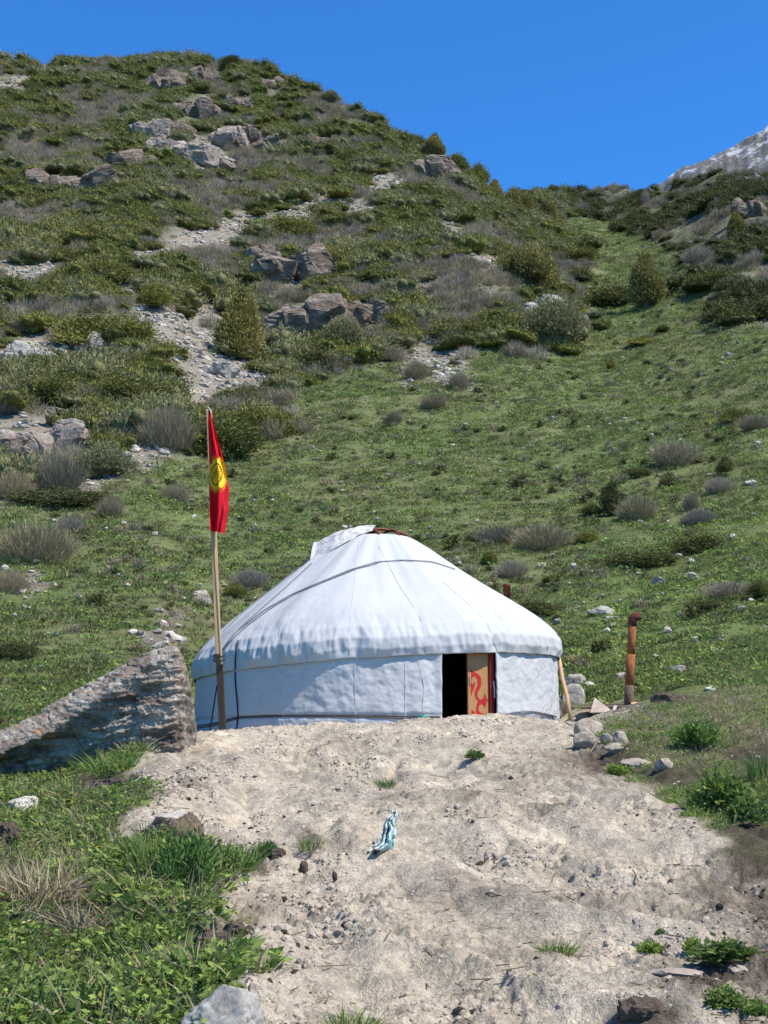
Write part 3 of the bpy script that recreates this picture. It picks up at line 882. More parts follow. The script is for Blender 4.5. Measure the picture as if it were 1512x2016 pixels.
def grid_faces(nu, nv, wrap=False):
    i = (np.arange(nu if wrap else nu - 1)[:, None] * nv + np.arange(nv - 1)[None, :]).ravel()
    j = ((np.arange(nu if wrap else nu - 1)[:, None] + 1) % nu * nv + np.arange(nv - 1)[None, :]).ravel()
    return np.stack([i, j, j + 1, i + 1], 1)

def child_mesh(name, me, parent, off):
    o = bpy.data.objects.new(name, me); COL.objects.link(o); o.parent = parent
    o.location = -Vector(off)
    return o

YURT = empty("yurt", (YX, YY, YZ))
tag(YURT, "round white canvas yurt with open ornamented door on the bare earth terrace", "yurt")
YO = Vector((YX, YY, YZ))

def yurt_part(name, V, F, material, parent=None, sm=False):
    V = [(v[0] - YX, v[1] - YY, v[2] - YZ) for v in V]
    return mesh_obj(name, V, F, material, parent or YURT, sm)

nph, ns = 840, 120
ph = np.linspace(-math.pi, math.pi, nph, endpoint=False); ss = np.linspace(0, 1, ns) ** 1.15
PH, SS = np.meshgrid(ph, ss, indexing='ij')
r, z = roof_surface(PH, SS)
RV = yurt_pt(r, PH, z).reshape(-1, 3); RF = grid_faces(nph, ns, True)
roof_me = np_mesh("roof_cover", RV - np.array(YO), RF, M['canvas'], True)
roof = bpy.data.objects.new("roof_cover", roof_me); COL.objects.link(roof); roof.parent = YURT
sol = roof.modifiers.new("thickness", 'SOLIDIFY'); sol.thickness = .012; sol.offset = -1
ROOF_BVH = BVHTree.FromPolygons([tuple(v) for v in RV], [tuple(f) for f in RF.tolist()])

DOOR0, DOOR1 = math.radians(18.7), math.radians(36.7)
nph, nz = 1000, 90
ph = np.linspace(DOOR1, 2 * math.pi + DOOR0, nph); tz = np.linspace(0, 1, nz)
PH, TZ = np.meshgrid(ph, tz, indexing='ij')
phw = (PH + math.pi) % (2 * math.pi) - math.pi
ztop = 3.30 + hem_tilt(phw) * .9
Z = (YZ - .12) + TZ * (ztop - (YZ - .12))
rw = 2.695 - .02 * TZ
wr = fbm(phw * 7, Z * 2.2, 4, 301) * .028 + fbm(phw * 20, Z * 9, 3, 303, .6) * .010
ridge = -np.abs(fbm(phw * 9 + Z * 1.3, Z * 3.5 - phw * 3, 3, 309)) * .03
fac = smooth(-1.25, -.2, phw) * .85 + .25                  # the shaded left is stretched tighter
vert = .014 * np.sin(phw * 34 + 1.5 * perlin(phw * 4, Z, 305)) * smooth(-.5, .1, phw)
belt = -.02 * np.exp(-((Z - 2.37) / .03) ** 2)
rw = rw + (wr + ridge * .8 + vert * .6) * fac * .8 + belt
edge = np.exp(-((phw - DOOR0) / .03) ** 2) + np.exp(-((phw - DOOR1) / .03) ** 2)
rw = rw + .03 * edge
WV = yurt_pt(rw, PH, Z).reshape(-1, 3); WF = grid_faces(nph, nz)
wall_me = np_mesh("wall_cover", WV - np.array(YO), WF, M['canvas'], True)
wall = bpy.data.objects.new("wall_cover", wall_me); COL.objects.link(wall); wall.parent = YURT
sol = wall.modifiers.new("thickness", 'SOLIDIFY'); sol.thickness = .02; sol.offset = -1
WALL_BVH = BVHTree.FromPolygons([tuple(v) for v in WV], [tuple(f) for f in WF.tolist()])

# dark felt lining inside and an earth floor
n = 72
V = []; F = []
for i in range(n + 1):
    a = DOOR1 + .02 + (2 * math.pi - (DOOR1 - DOOR0) - .04) * i / n
    V += [tuple(yurt_pt(2.55, a, YZ - .1)), tuple(yurt_pt(2.55, a, YZ + 1.12))]
for i in range(n): F.append((2 * i, 2 * i + 2, 2 * i + 3, 2 * i + 1))
yurt_part("wall_lining", V, F, M['lining'])
V = []; F = []
for i in range(n):
    a = 2 * math.pi * i / n
    V += [tuple(yurt_pt(2.55, a, YZ + 1.12)), tuple(yurt_pt(.62, a, 4.93))]
for i in range(n): F.append((2 * i, (2 * i + 2) % (2 * n), (2 * i + 3) % (2 * n), 2 * i + 1))
yurt_part("roof_lining", V, F, M['lining'])

def cast(bvh, u, v, off=.006):
    dx, dy, dz = pix_dir(u, v)
    d = Vector((float(dx), float(dy), float(dz))).normalized()
    p, nn, i, dist = bvh.ray_cast(Vector((0, 0, CZ)), d)
    if p is None: return None
    if nn.dot(d) > 0: nn = -nn
    return p + nn * off

def dense(px, step=10):
    out = []
    for (a, b), (c, d) in zip(px[:-1], px[1:]):
        k = max(1, int(math.hypot(c - a, d - b) / step))
        for i in range(k): out.append((a + (c - a) * i / k, b + (d - b) * i / k))
    out.append(px[-1]); return out

def cord(name, px, bvh, rad, material, off=.008, wob=0.0):
    pts = [cast(bvh, u, v, off) for u, v in dense(px)]
    pts = [p for p in pts if p is not None]
    if len(pts) < 2: return None
    q = [pts[0]]
    for i in range(1, len(pts) - 1): q.append(pts[i] * .5 + (pts[i - 1] + pts[i + 1]) * .25)
    q.append(pts[-1])
    V, F = tube(q, rad, 5)
    return yurt_part(name, V, F, material)

cord("roof_cord", [(432, 1288), (468, 1243), (520, 1203), (568, 1175), (625, 1150), (690, 1123), (740, 1108), (790, 1104), (850, 1107), (895, 1122)], ROOF_BVH, .008, M['greyrope'], .014)
cord("roof_cord", [(436, 1284), (480, 1238), (530, 1201), (580, 1171), (640, 1146), (700, 1122), (745, 1109)], ROOF_BVH, .007, M['greyrope'], .012)
cord("roof_cord", [(614, 1110), (590, 1132), (560, 1160), (520, 1195), (470, 1240)], ROOF_BVH, .008, M['greyrope'], .012)
cord("roof_cord", [(606, 1106), (575, 1130), (535, 1160), (480, 1205), (440, 1245)], ROOF_BVH, .006, M['greyrope'], .012)
cord("tie_cord", [(470, 1262), (466, 1280), (464, 1300), (464, 1318)], ROOF_BVH, .011, M['blackrope'], .014)
cord("tie_cord", [(464, 1322), (465, 1350), (468, 1380), (470, 1410), (466, 1445)], WALL_BVH, .011, M['blackrope'], .014)
cord("wall_rope", [(388, 1430), (420, 1425), (440, 1421), (470, 1411), (520, 1409), (600, 1408), (700, 1409), (800, 1411), (867, 1412)], WALL_BVH, .011, M['rope'], .012)
cord("wall_rope", [(388, 1434), (430, 1427), (472, 1414), (560, 1411), (700, 1412), (800, 1415), (867, 1416)], WALL_BVH, .008, M['rope'], .012)
cord("wall_rope", [(984, 1407), (1010, 1402), (1045, 1400), (1080, 1407), (1104, 1414)], WALL_BVH, .013, M['greyrope'], .022)
for px in ([(709, 1066), (703, 1100), (696, 1160), (690, 1220), (688, 1288)], [(745, 1075), (768, 1118), (790, 1160), (815, 1195), (833, 1228), (840, 1285)],
           [(872, 1146), (905, 1175), (940, 1205), (962, 1232), (980, 1284)], [(1034, 1216), (1055, 1235), (1064, 1265), (1068, 1290)], [(545, 1240), (542, 1270), (540, 1300)]):
    cord("roof_seam", px, ROOF_BVH, .004, M['seam'], .003)
for px in ([(698, 1300), (699, 1350), (701, 1440)], [(545, 1310), (556, 1380), (560, 1440)], [(797, 1300), (798, 1360), (797, 1415)], [(822, 1300), (835, 1350), (832, 1400)]):
    cord("wall_seam", px, WALL_BVH, .004, M['seam'], .003)

# crown of the roof: bent wooden ring and crossed arched bars
CR, CZR = .58, 5.04
pts = [tuple(yurt_pt(CR, 2 * math.pi * i / 48, CZR)) for i in range(49)]
V, F = tube(pts, .045, 8); yurt_part("crown_ring", V, F, M['crownwood'])
for base, offs in ((math.radians(20), (-.16, .16)), (math.radians(110), (-.16, .16))):
    for o_ in offs:
        pts = []
        half = math.sqrt(CR ** 2 - o_ ** 2)
        for i in range(21):
            t = -half + 2 * half * i / 20
            dx = t * math.sin(base) + o_ * math.cos(base); dy = -t * math.cos(base) + o_ * math.sin(base)
            pts.append((YX + dx, YY + dy, CZR + .215 * math.sqrt(max(0, 1 - (t / half) ** 2))))
        V, F = tube(pts, .02, 6); yurt_part("crown_bar", V, F, M['crownwood'])
# felt crown cover thrown back over the left of the crown, its near edge hanging down the roof
front = [(612, 1109), (626, 1101), (642, 1092), (658, 1080), (672, 1070), (688, 1063), (703, 1055), (718, 1049), (736, 1044)]
crest_ = [(622, 1069), (636, 1061), (650, 1053), (664, 1047), (678, 1044), (692, 1042), (706, 1041), (722, 1040.5), (740, 1043)]
nu, nv = 65, 44
V = []
for i in range(nu):
    t = i / (nu - 1) * 8; k = min(int(t), 7); f = t - k
    fu = front[k][0] * (1 - f) + front[k + 1][0] * f; fv = front[k][1] * (1 - f) + front[k + 1][1] * f
    cu = crest_[k][0] * (1 - f) + crest_[k + 1][0] * f; cv = crest_[k][1] * (1 - f) + crest_[k + 1][1] * f
    yf = 20.88 - .25 * (1 - t / 8) ** 2 + .05 * t / 8 - .28 * math.sin(math.pi * min(1, t / 8))
    A = at_depth(fu, fv, yf); Bp = at_depth(cu, cv, YY + .10)
    Cp = at_depth(cu, cv, YY + .75); Cp.z = Bp.z - .42
    for j in range(nv):
        b = j / (nv - 1)
        if b < .55:
            q = b / .55; p = A.lerp(Bp, q); p.z += .07 * math.sin(math.pi * q); p.y -= .05 * math.sin(math.pi * q)
        else:
            q = (b - .55) / .45; p = Bp.lerp(Cp, q); p.z += .10 * math.sin(math.pi * q * .9) * (1 - q)
        p.z += .016 * float(perlin(np.array([t * .9]), np.array([b * 6.]), 5)[0])
        V.append(tuple(p))
F = grid_faces(nu, nv).tolist()
cc = yurt_part("crown_cover", V, F, M['felt'], None, True)
s_ = cc.modifiers.new("thickness", 'SOLIDIFY'); s_.thickness = .018
edge_pts = [Vector(V[j]) for j in range(nv)]
Vb = []; Fb = []
for p in edge_pts:
    Vb += [tuple(p + Vector((-.012, -.012, .016))), tuple(p + Vector((.042, -.012, .016))), tuple(p + Vector((.042, .012, -.025))), tuple(p + Vector((-.012, .012, -.03)))]
for i in range(nv - 1):
    for k in range(4): Fb.append((4 * i + k, 4 * i + (k + 1) % 4, 4 * i + 4 + (k + 1) % 4, 4 * i + 4 + k))
Fb += [(0, 1, 2, 3), tuple(4 * (nv - 1) + k for k in (3, 2, 1, 0))]
yurt_part("white_border", Vb, Fb, M['canvas'], cc)

# doorway: red posts, lintel, one closed leaf with half of an ornament; the other leaf stands open inside
RD = 2.60
def door_xyz(t, depth, z):
    """t runs 0..1 across the doorway chord, depth goes inwards"""
    a = yurt_pt(RD + .03, np.array(DOOR0 - .005), 0.); b = yurt_pt(RD + .03, np.array(DOOR1 + .005), 0.)
    p = a + (b - a) * t; mid = (DOOR0 + DOOR1) / 2
    inn = np.array([-math.sin(mid), math.cos(mid), 0])
    q = p + inn * depth
    return (float(q[0]), float(q[1]), float(z))
def door_box(name, t0, t1, d0, d1, z0, z1, material, parent=None):
    V = [door_xyz(t, d, zz) for t in (t0, t1) for d in (d0, d1) for zz in (z0, z1)]
    F = [(0, 1, 3, 2), (4, 6, 7, 5), (0, 4, 5, 1), (2, 3, 7, 6), (0, 2, 6, 4), (1, 5, 7, 3)]
    return yurt_part(name, V, F, material, parent)
ZB, ZT = YZ - .1, 3.28
bevel(door_box("door_post", .0, .045, .0, .09, ZB, ZT, M['redwood']), .006)
bevel(door_box("door_post", .93, 1.01, .0, .09, ZB, ZT, M['redwood']), .006)
bevel(door_box("lintel", .045, .93, .005, .09, ZT - .06, ZT - .002, M['redwood']), .006)
bevel(door_box("threshold", .045, .93, .005, .09, ZB, ZB + .18, M['redwood']), .006)
leaf = bevel(door_box("door_leaf", .545, .927, .035, .07, ZB + .185, ZT - .063, M['doorwood']), .004)
open_leaf = bevel(door_box("door_leaf", .05, .085, .10, .50, ZB + .02, ZT - .07, M['doorwood']), .004)
# ornament: half a scrolling horn motif, traced as a flat painted shape on the closed leaf
def leaf_pt(px, py):
    # px, py in photo pixels -> on the face of the leaf
    t = .545 + (px - 930) / (969 - 930) * (.927 - .545)
    zz = at_depth(px, py, 18.95).z
    return door_xyz(t, .033, zz)
ORN = [[(932, 1309), (935, 1316), (941, 1321), (949, 1325), (954, 1331), (955, 1340), (954, 1350), (951, 1356), (948, 1362), (947, 1368), (950, 1374), (955, 1376), (958, 1373), (960, 1368), (959, 1364), (963, 1366), (964, 1372), (967, 1376), (964, 1382), (963, 1388), (960, 1393), (959, 1388), (955, 1385), (951, 1387), (949, 1393), (950, 1399), (954, 1403), (958, 1402), (957, 1410), (946, 1410), (944, 1400), (945, 1388), (948, 1380), (944, 1374), (942, 1366), (943, 1358), (946, 1352), (948, 1345), (947, 1335), (943, 1330), (938, 1332), (936, 1340), (938, 1346), (944, 1340), (942, 1352), (938, 1362), (935, 1371), (935, 1352), (933, 1345), (934, 1332), (937, 1326), (934, 1318)],
       [(936, 1396), (942, 1401), (944, 1410), (936, 1410)]]
from mathutils.geometry import tessellate_polygon
for poly in ORN:
    P3 = [Vector(leaf_pt(*p)) for p in poly]
    tr = tessellate_polygon([[Vector((p[0], p[1], 0)) for p in poly]])
    yurt_part("painted_ornament", [tuple(p) for p in P3], [tuple(t) for t in tr], M['ornament'], leaf)
P = [leaf_pt(935, v) for v in (1330, 1336, 1341, 1346)]
V, F = tube([Vector(p) + Vector((-.01, -.015, 0)) for p in P], .006, 6); yurt_part("door_latch", V, F, M['canvas'], leaf)
P = Vector(door_xyz(.985, -.015, 2.85)); Q = Vector(door_xyz(.995, -.015, 2.62))
V, F = tube([P, P.lerp(Q, .5) + Vector((.005, -.01, 0)), Q], .010, 6); yurt_part("cloth_tie", V, F, M['canvas'])

# stove pipe through the roof at the back right
bx_, by_ = at_depth(998, 1185, 22.2).x, 22.2
zb = at_depth(998, 1195, 22.2).z - .25; zt = at_depth(997, 1150, 22.2).z
V, F = tube([(bx_, by_, zb), (bx_, by_, zt - .05), (bx_, by_, zt - .05), (bx_, by_, zt)], [.055, .055, .062, .062], 14)
sp_ = yurt_part("stove_pipe", V, F, M['darkrust'], None, True)
V, F = tube([(bx_, by_, zb), (bx_, by_, at_depth(998, 1186, 22.2).z)], [.17, .075], 14); yurt_part("pipe_collar", V, F, M['canvas'], sp_, True)

# poles leaning on the yurt's right side
def bar_obj(name, pts, rad, material, label, cat, seg=7, group=None):
    b0 = Vector(pts[0]); V, F = tube([Vector(p) - b0 for p in pts], rad, seg)
    o = mesh_obj(name, V, F, material, None, True); o.location = b0
    return tag(o, label, cat, group)
bar_obj("wooden_pole", [at_depth(1124, 1420, 20.6), at_depth(1116, 1370, 20.75), at_depth(1107, 1335, 20.9), at_depth(1101, 1296, 21.1)], [.032, .03, .028, .026], M['pine'], "thin peeled wooden pole leaning against the yurt's right wall", "pole")

# ------------------------------------------------------------------ flag and its post
FP = empty("flagpole", tuple(at_depth(440, 1446, 18.2)))
tag(FP, "tall timber flagpole of pale sawn wood lashed to a dark post beside the yurt", "flagpole")
FO = FP.location.copy()
FY = 18.05
def quad_bar(name, p0, p1, w, dpt, material, parent, org, off=(0, 0, 0)):
    a = Vector(p0) + Vector(off); b = Vector(p1) + Vector(off)
    V = []
    for p in (a, b):
        for sx, sy in ((-1, -1), (1, -1), (1, 1), (-1, 1)):
            V.append(p + Vector((sx * w / 2, sy * dpt / 2, 0)) - org)
    F = [(0, 1, 2, 3)[::-1], (4, 5, 6, 7)] + [(k, (k + 1) % 4, 4 + (k + 1) % 4, 4 + k) for k in range(4)]
    o = mesh_obj(name, V, F, material, parent); bevel(o, .006); return o
ground_p = at_depth(440, 1462, FY + .12)
quad_bar("lower_post", ground_p, at_depth(431, 1283, FY + .12), .085, .07, M['oldwood'], FP, FO)
quad_bar("upper_pole", at_depth(430, 1288, FY), at_depth(411.5, 806, FY - .05), .075, .045, M['pine'], FP, FO)
quad_bar("side_lath", at_depth(436.5, 1308, FY), at_depth(420.5, 1040, FY - .03), .022, .05, M['pine'], FP, FO, (0, -.004, 0))
for vv in (1292, 1300):
    c = at_depth(432, vv, FY + .05); ring = [Vector((c.x + .075 * math.cos(a), c.y + .10 * math.sin(a), c.z + .01 * math.sin(a * 2))) - FO for a in np.linspace(0, 6.283, 17)]
    V, F = tube(ring, .009, 5); mesh_obj("lashing", V, F, M['blackrope'], FP)
stay = [at_depth(427, 1350, FY + .2), at_depth(420, 1395, FY + .2), at_depth(411, 1452, FY + .2)]
bar_obj("stay_cord", stay, .010, M['blackrope'], "thin black stay cord slanting down beside the dark flag post", "cord", 5)

def mat_flag(name, col):
    m, n, l, b = mat(name, .7)
    b.inputs["Base Color"].default_value = (*col, 1)
    t = n.new("ShaderNodeBsdfTranslucent"); t.inputs[0].default_value = (*col, 1)
    mx = n.new("ShaderNodeMixShader"); mx.inputs[0].default_value = .25
    l.new(b.outputs[0], mx.inputs[1]); l.new(t.outputs[0], mx.inputs[2]); l.new(mx.outputs[0], n["Material Output"].inputs[0])
    return m
M['flagred'] = mat_flag("red_flag_cloth", (.62, .006, .018)); M['flagyellow'] = mat_flag("yellow_flag_cloth", (.95, .66, .03)); M['flagline'] = mat_flag("dark_red_print", (.30, .03, .008))
FV = np.array([806, 830, 860, 890, 915, 940, 965, 985, 1005, 1025, 1046], float)
FLx = np.array([410, 409, 409.5, 410.5, 411, 411.5, 412, 412.5, 413, 413.5, 414], float)
FRx = np.array([412.5, 419, 427, 436, 443, 448, 451, 449, 449, 445, 441], float)
def cloth(px, py, off=0.0):
    """flag surface in photo pixels -> world; folds run down the cloth"""
    xl = np.interp(py, FV, FLx); xr = np.interp(py, FV, FRx); w = max(xr - xl, .5)
    s = (px - xl) / w; t = (py - 806) / 240.0
    drop = 6.0 * max(0, t - .9) / .1 * (s - .3)
    fold = .05 * math.sin(s * 7.5 + 1.2 - t * 1.4) * min(1, .35 + t) + .028 * math.sin(s * 15 + t * 5) + .018 * float(perlin(np.array([s * 5.]), np.array([t * 9.]), 77)[0])
    p = at_depth(px, py + drop, FY - .17 - .03 * s)
    p.y += fold * min(1, w / 14); p.y -= off
    return p
FLAG = empty("flag", tuple(cloth(411, 1030)))
tag(FLAG, "limp red flag with a yellow sun emblem hanging from the pole top", "flag")
GO = FLAG.location.copy()
nu, nv = 28, 90
V = []
for i in range(nu):
    for j in range(nv):
        py = 806 + 240 * j / (nv - 1); xl = np.interp(py, FV, FLx); xr = np.interp(py, FV, FRx)
        V.append(cloth(xl + (xr - xl) * i / (nu - 1), py) - GO)
mesh_obj("cloth", V, grid_faces(nu, nv).tolist(), M['flagred'], FLAG, True)
def clampx(px, py):
    xl = float(np.interp(py, FV, FLx)); xr = float(np.interp(py, FV, FRx)); return min(max(px, xl + .2), xr - .3)
EX, EY, EA, EB = 428.0, 934.0, 16.0, 29.0
def emblem(name, outline_fn, n, rings, off, material):
    V = []; F = []
    for k in range(n):
        a = 2 * math.pi * k / n
        for q in range(rings + 1):
            x, y = outline_fn(a, q / rings); V.append(cloth(clampx(x, y), y, off) - GO)
    for k in range(n):
        for q in range(rings):
            a0 = k * (rings + 1) + q; b0 = ((k + 1) % n) * (rings + 1) + q
            F.append((a0, b0, b0 + 1, a0 + 1))
    return mesh_obj(name, V, F, material, FLAG)
emblem("sun_emblem", lambda a, q: (EX + EA * q * math.cos(a), EY + EB * q * math.sin(a)), 64, 8, .004, M['flagyellow'])
V = []; F = []
for k in range(40):
    a = 2 * math.pi * k / 40; da = math.pi / 40 * .95
    tw = .05
    x, y = EX + EA * .97 * math.cos(a - da), EY + EB * .97 * math.sin(a - da); x2, y2 = EX + EA * .97 * math.cos(a + da), EY + EB * .97 * math.sin(a + da)
    x3, y3 = EX + EA * 1.42 * math.cos(a + tw), EY + EB * 1.36 * math.sin(a + tw)
    b0 = len(V)
    V += [cloth(clampx(x, y), y, .004) - GO, cloth(clampx(x2, y2), y2, .004) - GO, cloth(clampx(x3, y3), y3, .004) - GO]; F.append((b0, b0 + 1, b0 + 2))
mesh_obj("sun_rays", V, F, M['flagyellow'], FLAG)
emblem("emblem_ring", lambda a, q: (EX - 2 + (10.6 + 1.5 * q) * math.cos(a), EY + (19 + 2.4 * q) * math.sin(a)), 56, 2, .007, M['flagline'])
for sgn in (-1, 1):
    for o_ in (-3, 0, 3):
        pts = []
        for i in range(15):
            t = -1 + 2 * i / 14
            x = EX - 2 + 9.5 * t; y = EY + o_ * 1.5 + sgn * 9 * t - 5 * (1 - t * t)
            pts.append(cloth(clampx(x, y), y, .009) - GO)
        Vt, Ft = tube(pts, .0026, 4); mesh_obj("emblem_line", Vt, Ft, M['flagline'], FLAG)
knot = [cloth(411, 806, .01) + Vector((dx, 0, dz)) - GO for dx, dz in ((-.02, .03), (.0, .02), (.01, .0), (.025, -.02), (.03, -.05))]
Vt, Ft = tube(knot, .008, 5); mesh_obj("tie_string", Vt, Ft, M['canvas'], FLAG)

# ------------------------------------------------------------------ rusty stove pipe standing behind the bank, boards around it
PB = at_depth(1237, 1388, 20.35)
PIPE = empty("stove_chimney", tuple(PB)); tag(PIPE, "tall rusty stovepipe with an elbow on top standing in the grass bank", "chimney")
top = at_depth(1245, 1228, 20.35); midp = PB.lerp(top, .5); low = PB.lerp(top, .24)
r0 = .062
def pipe_seg(name, a, b, ra, rb, m_):
    V, F = tube([a - PB, (a + b) / 2 - PB, b - PB], [ra, (ra + rb) / 2, rb], 20); return mesh_obj(name, V, F, m_, PIPE, True)
pipe_seg("foot_section", PB - Vector((0, 0, .1)), low, r0 + .004, r0 + .004, M['sootrust'])
pipe_seg("lower_section", low, PB.lerp(top, .62), r0, r0, M['rust'])
pipe_seg("upper_section", PB.lerp(top, .60), top, r0 - .005, r0 - .005, M['rust'])
e1 = top + Vector((.0, 0, .09))
V, F = tube([top - PB - Vector((0, 0, .03)), top - PB + Vector((.003, 0, .07)), top - PB + Vector((.03, -.005, .105)), top - PB + Vector((.12, -.02, .108))], [.064, .064, .066, .062], 20, caps=False)
el = mesh_obj("elbow", V, F, M['darkrust'], PIPE, True); s_ = el.modifiers.new("thickness", 'SOLIDIFY'); s_.thickness = .004

def slab(name, pix, y0, thick, material, label, cat, tiltback=0.0, group=None):
    """flat board: its outline in the photograph, standing or lying at its own distance; yfun gives distance for each corner"""
    P = [at_depth(u, v, yy) for (u, v), yy in zip(pix, y0)]
    o_ = P[0].copy(); n_ = len(P)
    nn = (P[1] - P[0]).cross(P[2] - P[0]).normalized()
    V = [p - o_ for p in P] + [p - o_ + nn * thick for p in P]
    F = [tuple(range(n_)), tuple(range(2 * n_ - 1, n_ - 1, -1))] + [(k, (k + 1) % n_, n_ + (k + 1) % n_, n_ + k) for k in range(n_)]
    o = mesh_obj(name, V, F, material); o.location = o_; bevel(o, .004)
    return tag(o, label, cat, group)
slab("plywood_offcut", [(1163, 1402), (1171, 1374), (1208, 1402)], [19.4, 19.6, 19.4], .015, M['plywood'], "small triangular plywood offcut propped in front of the rusty pipe", "board")
slab("iron_plate", [(1143, 1396), (1272, 1392), (1282, 1383), (1150, 1391)], [20.0, 20.0, 20.75, 20.75], .02, M['sootrust'], "dark flat iron plate covering the pit under the rusty pipe", "plate")
slab("lath", [(1243, 1389.5), (1281, 1389), (1281, 1386), (1243, 1384)], [20.05, 20.05, 20.35, 20.35], .018, M['pine'], "pale thin lath lying at the foot of the rusty pipe", "lath")
slab("short_stake", [(1205, 1403), (1211, 1403), (1214, 1391), (1209, 1391)], [19.5, 19.5, 19.6, 19.6], .02, M['greywood'], "short grey stake beside the triangular plywood offcut", "stake")
slab("grey_plank", [(1387, 1358), (1442, 1371), (1470, 1361), (1410, 1352)], [19.15, 18.75, 19.2, 19.7], .025, M['greywood'], "weathered grey plank lying flat in the grass right of the pipe", "plank")
slab("grey_plank", [(1384, 1354), (1412, 1350), (1456, 1345), (1456, 1342)], [19.6, 19.8, 20.3, 20.4], .02, M['greywood'], "narrow bleached plank edge lying behind the wider grey plank", "plank")

# bucket by the door
B0 = at_depth(832, 1422, 17.95)
BK = empty("bucket", tuple(B0)); tag(BK, "small white plastic tub with a green lid by the yurt door", "bucket")
M['plastic'] = mat_plain("white_plastic", (.62, .63, .62), .4, .08, 5, bstr=0); M['greenplastic'] = mat_plain("green_plastic", (.03, .22, .16), .4, .1, 5, bstr=0)
V, F = tube([(0, 0, -.06), (0, 0, .04), (0, 0, .045)], [.062, .07, .072], 20); mesh_obj("tub", V, F, M['plastic'], BK, True)
V, F = tube([(0, 0, .047), (0, 0, .05), (0, 0, .078), (0, 0, .084)], [.074, .08, .08, .07], 20); mesh_obj("lid", V, F, M['greenplastic'], BK, True)

# ------------------------------------------------------------------ rocks
def rough_rock(name, material, w, dpt, h, seed, sub=4, strata=.06, blocky=.8, parent=None, facets=12):
    """angular rock about w x dpt x h, origin at the middle of its base"""
    rng = np.random.default_rng(seed)
    bm = bmesh.new(); bmesh.ops.create_icosphere(bm, subdivisions=sub, radius=1.0)
    C = np.array([v.co[:] for v in bm.verts])
    e = 1 - .55 * blocky
    C = np.sign(C) * np.abs(C) ** e
    C /= np.max(np.abs(C))
    pl = rng.normal(size=(facets, 3)); pl /= np.linalg.norm(pl, axis=1)[:, None]; pdist = rng.uniform(.62, 1.05, facets)
    for nrm, dd in zip(pl, pdist):
        k = C @ nrm; ex = np.maximum(k - dd, 0); C = C - ex[:, None] * nrm
    o1, o2 = rng.uniform(0, 90, 2)
    px, py, pz = C[:, 0] * w / 2, C[:, 1] * dpt / 2, (C[:, 2] + 1) * h / 2
    s = max(w, h)
    big = fbm(px / s * 3 + o1 + pz / s * 2, py / s * 3 + o2 - pz / s * 1.5, 4, seed)
    lay = np.abs(fbm((px + py * .6) / s * 2.2 + o2, pz / s * 9 + o1 + .6 * px / s, 4, seed + 5))
    crk = smooth(.09, 0, np.abs(fbm(px / s * 4 + o1, pz / s * 3 + py / s * 4 + o2, 3, seed + 9)))
    f = 1 + .16 * big - strata * 2.2 * lay - .07 * crk
    V = np.stack([px * f, py * f, pz * (1 + .10 * big)], 1)
    for v, c in zip(bm.verts, V): v.co = c
    me = bpy.data.meshes.new(name); bm.to_mesh(me); bm.free(); me.materials.append(material)
    o = bpy.data.objects.new(name, me); COL.objects.link(o)
    return o

def outcrop(name, material, w, dpt, h, seed):
    """one craggy outcrop: ledges and blocks grown together"""
    rng = np.random.default_rng(seed); bm = bmesh.new()
    nb = 6 if w > 1.6 else 4
    for k in range(nb):
        f = (k + .5) / nb - .5
        ww = w * rng.uniform(.36, .62); hh = min(h * rng.uniform(.5, 1.0) * (1 - .5 * abs(f)), ww * .95)
        t = rough_rock(name, material, ww, dpt * rng.uniform(.5, .9), hh, seed * 7 + k, 4, .12, .95, facets=16)
        M_ = Matrix.Translation((f * w * .8, rng.uniform(-.12, .12) * dpt, rng.uniform(-.05, .12) * h)) @ Matrix.Rotation(rng.uniform(-.35, .35), 4, 'Z') @ Matrix.Rotation(rng.uniform(-.15, .15), 4, 'Y') @ Matrix.Rotation(rng.uniform(-.1, .25), 4, 'X')
        t.data.transform(M_); bm.from_mesh(t.data); me_ = t.data; bpy.data.objects.remove(t); bpy.data.meshes.remove(me_)
    me = bpy.data.meshes.new(name); bm.to_mesh(me); bm.free(); me.materials.append(material)
    o = bpy.data.objects.new(name, me); COL.objects.link(o); return o

def place_px(u, v, wpx, hpx):
    x, y, z, d = ground_hit([u], [v])
    if math.isnan(d[0]): return None
    k = math.hypot(x[0], y[0]) * math.hypot(1, .2) / FPX
    return Vector((x[0], y[0], z[0])), wpx * k, hpx * k, d[0]

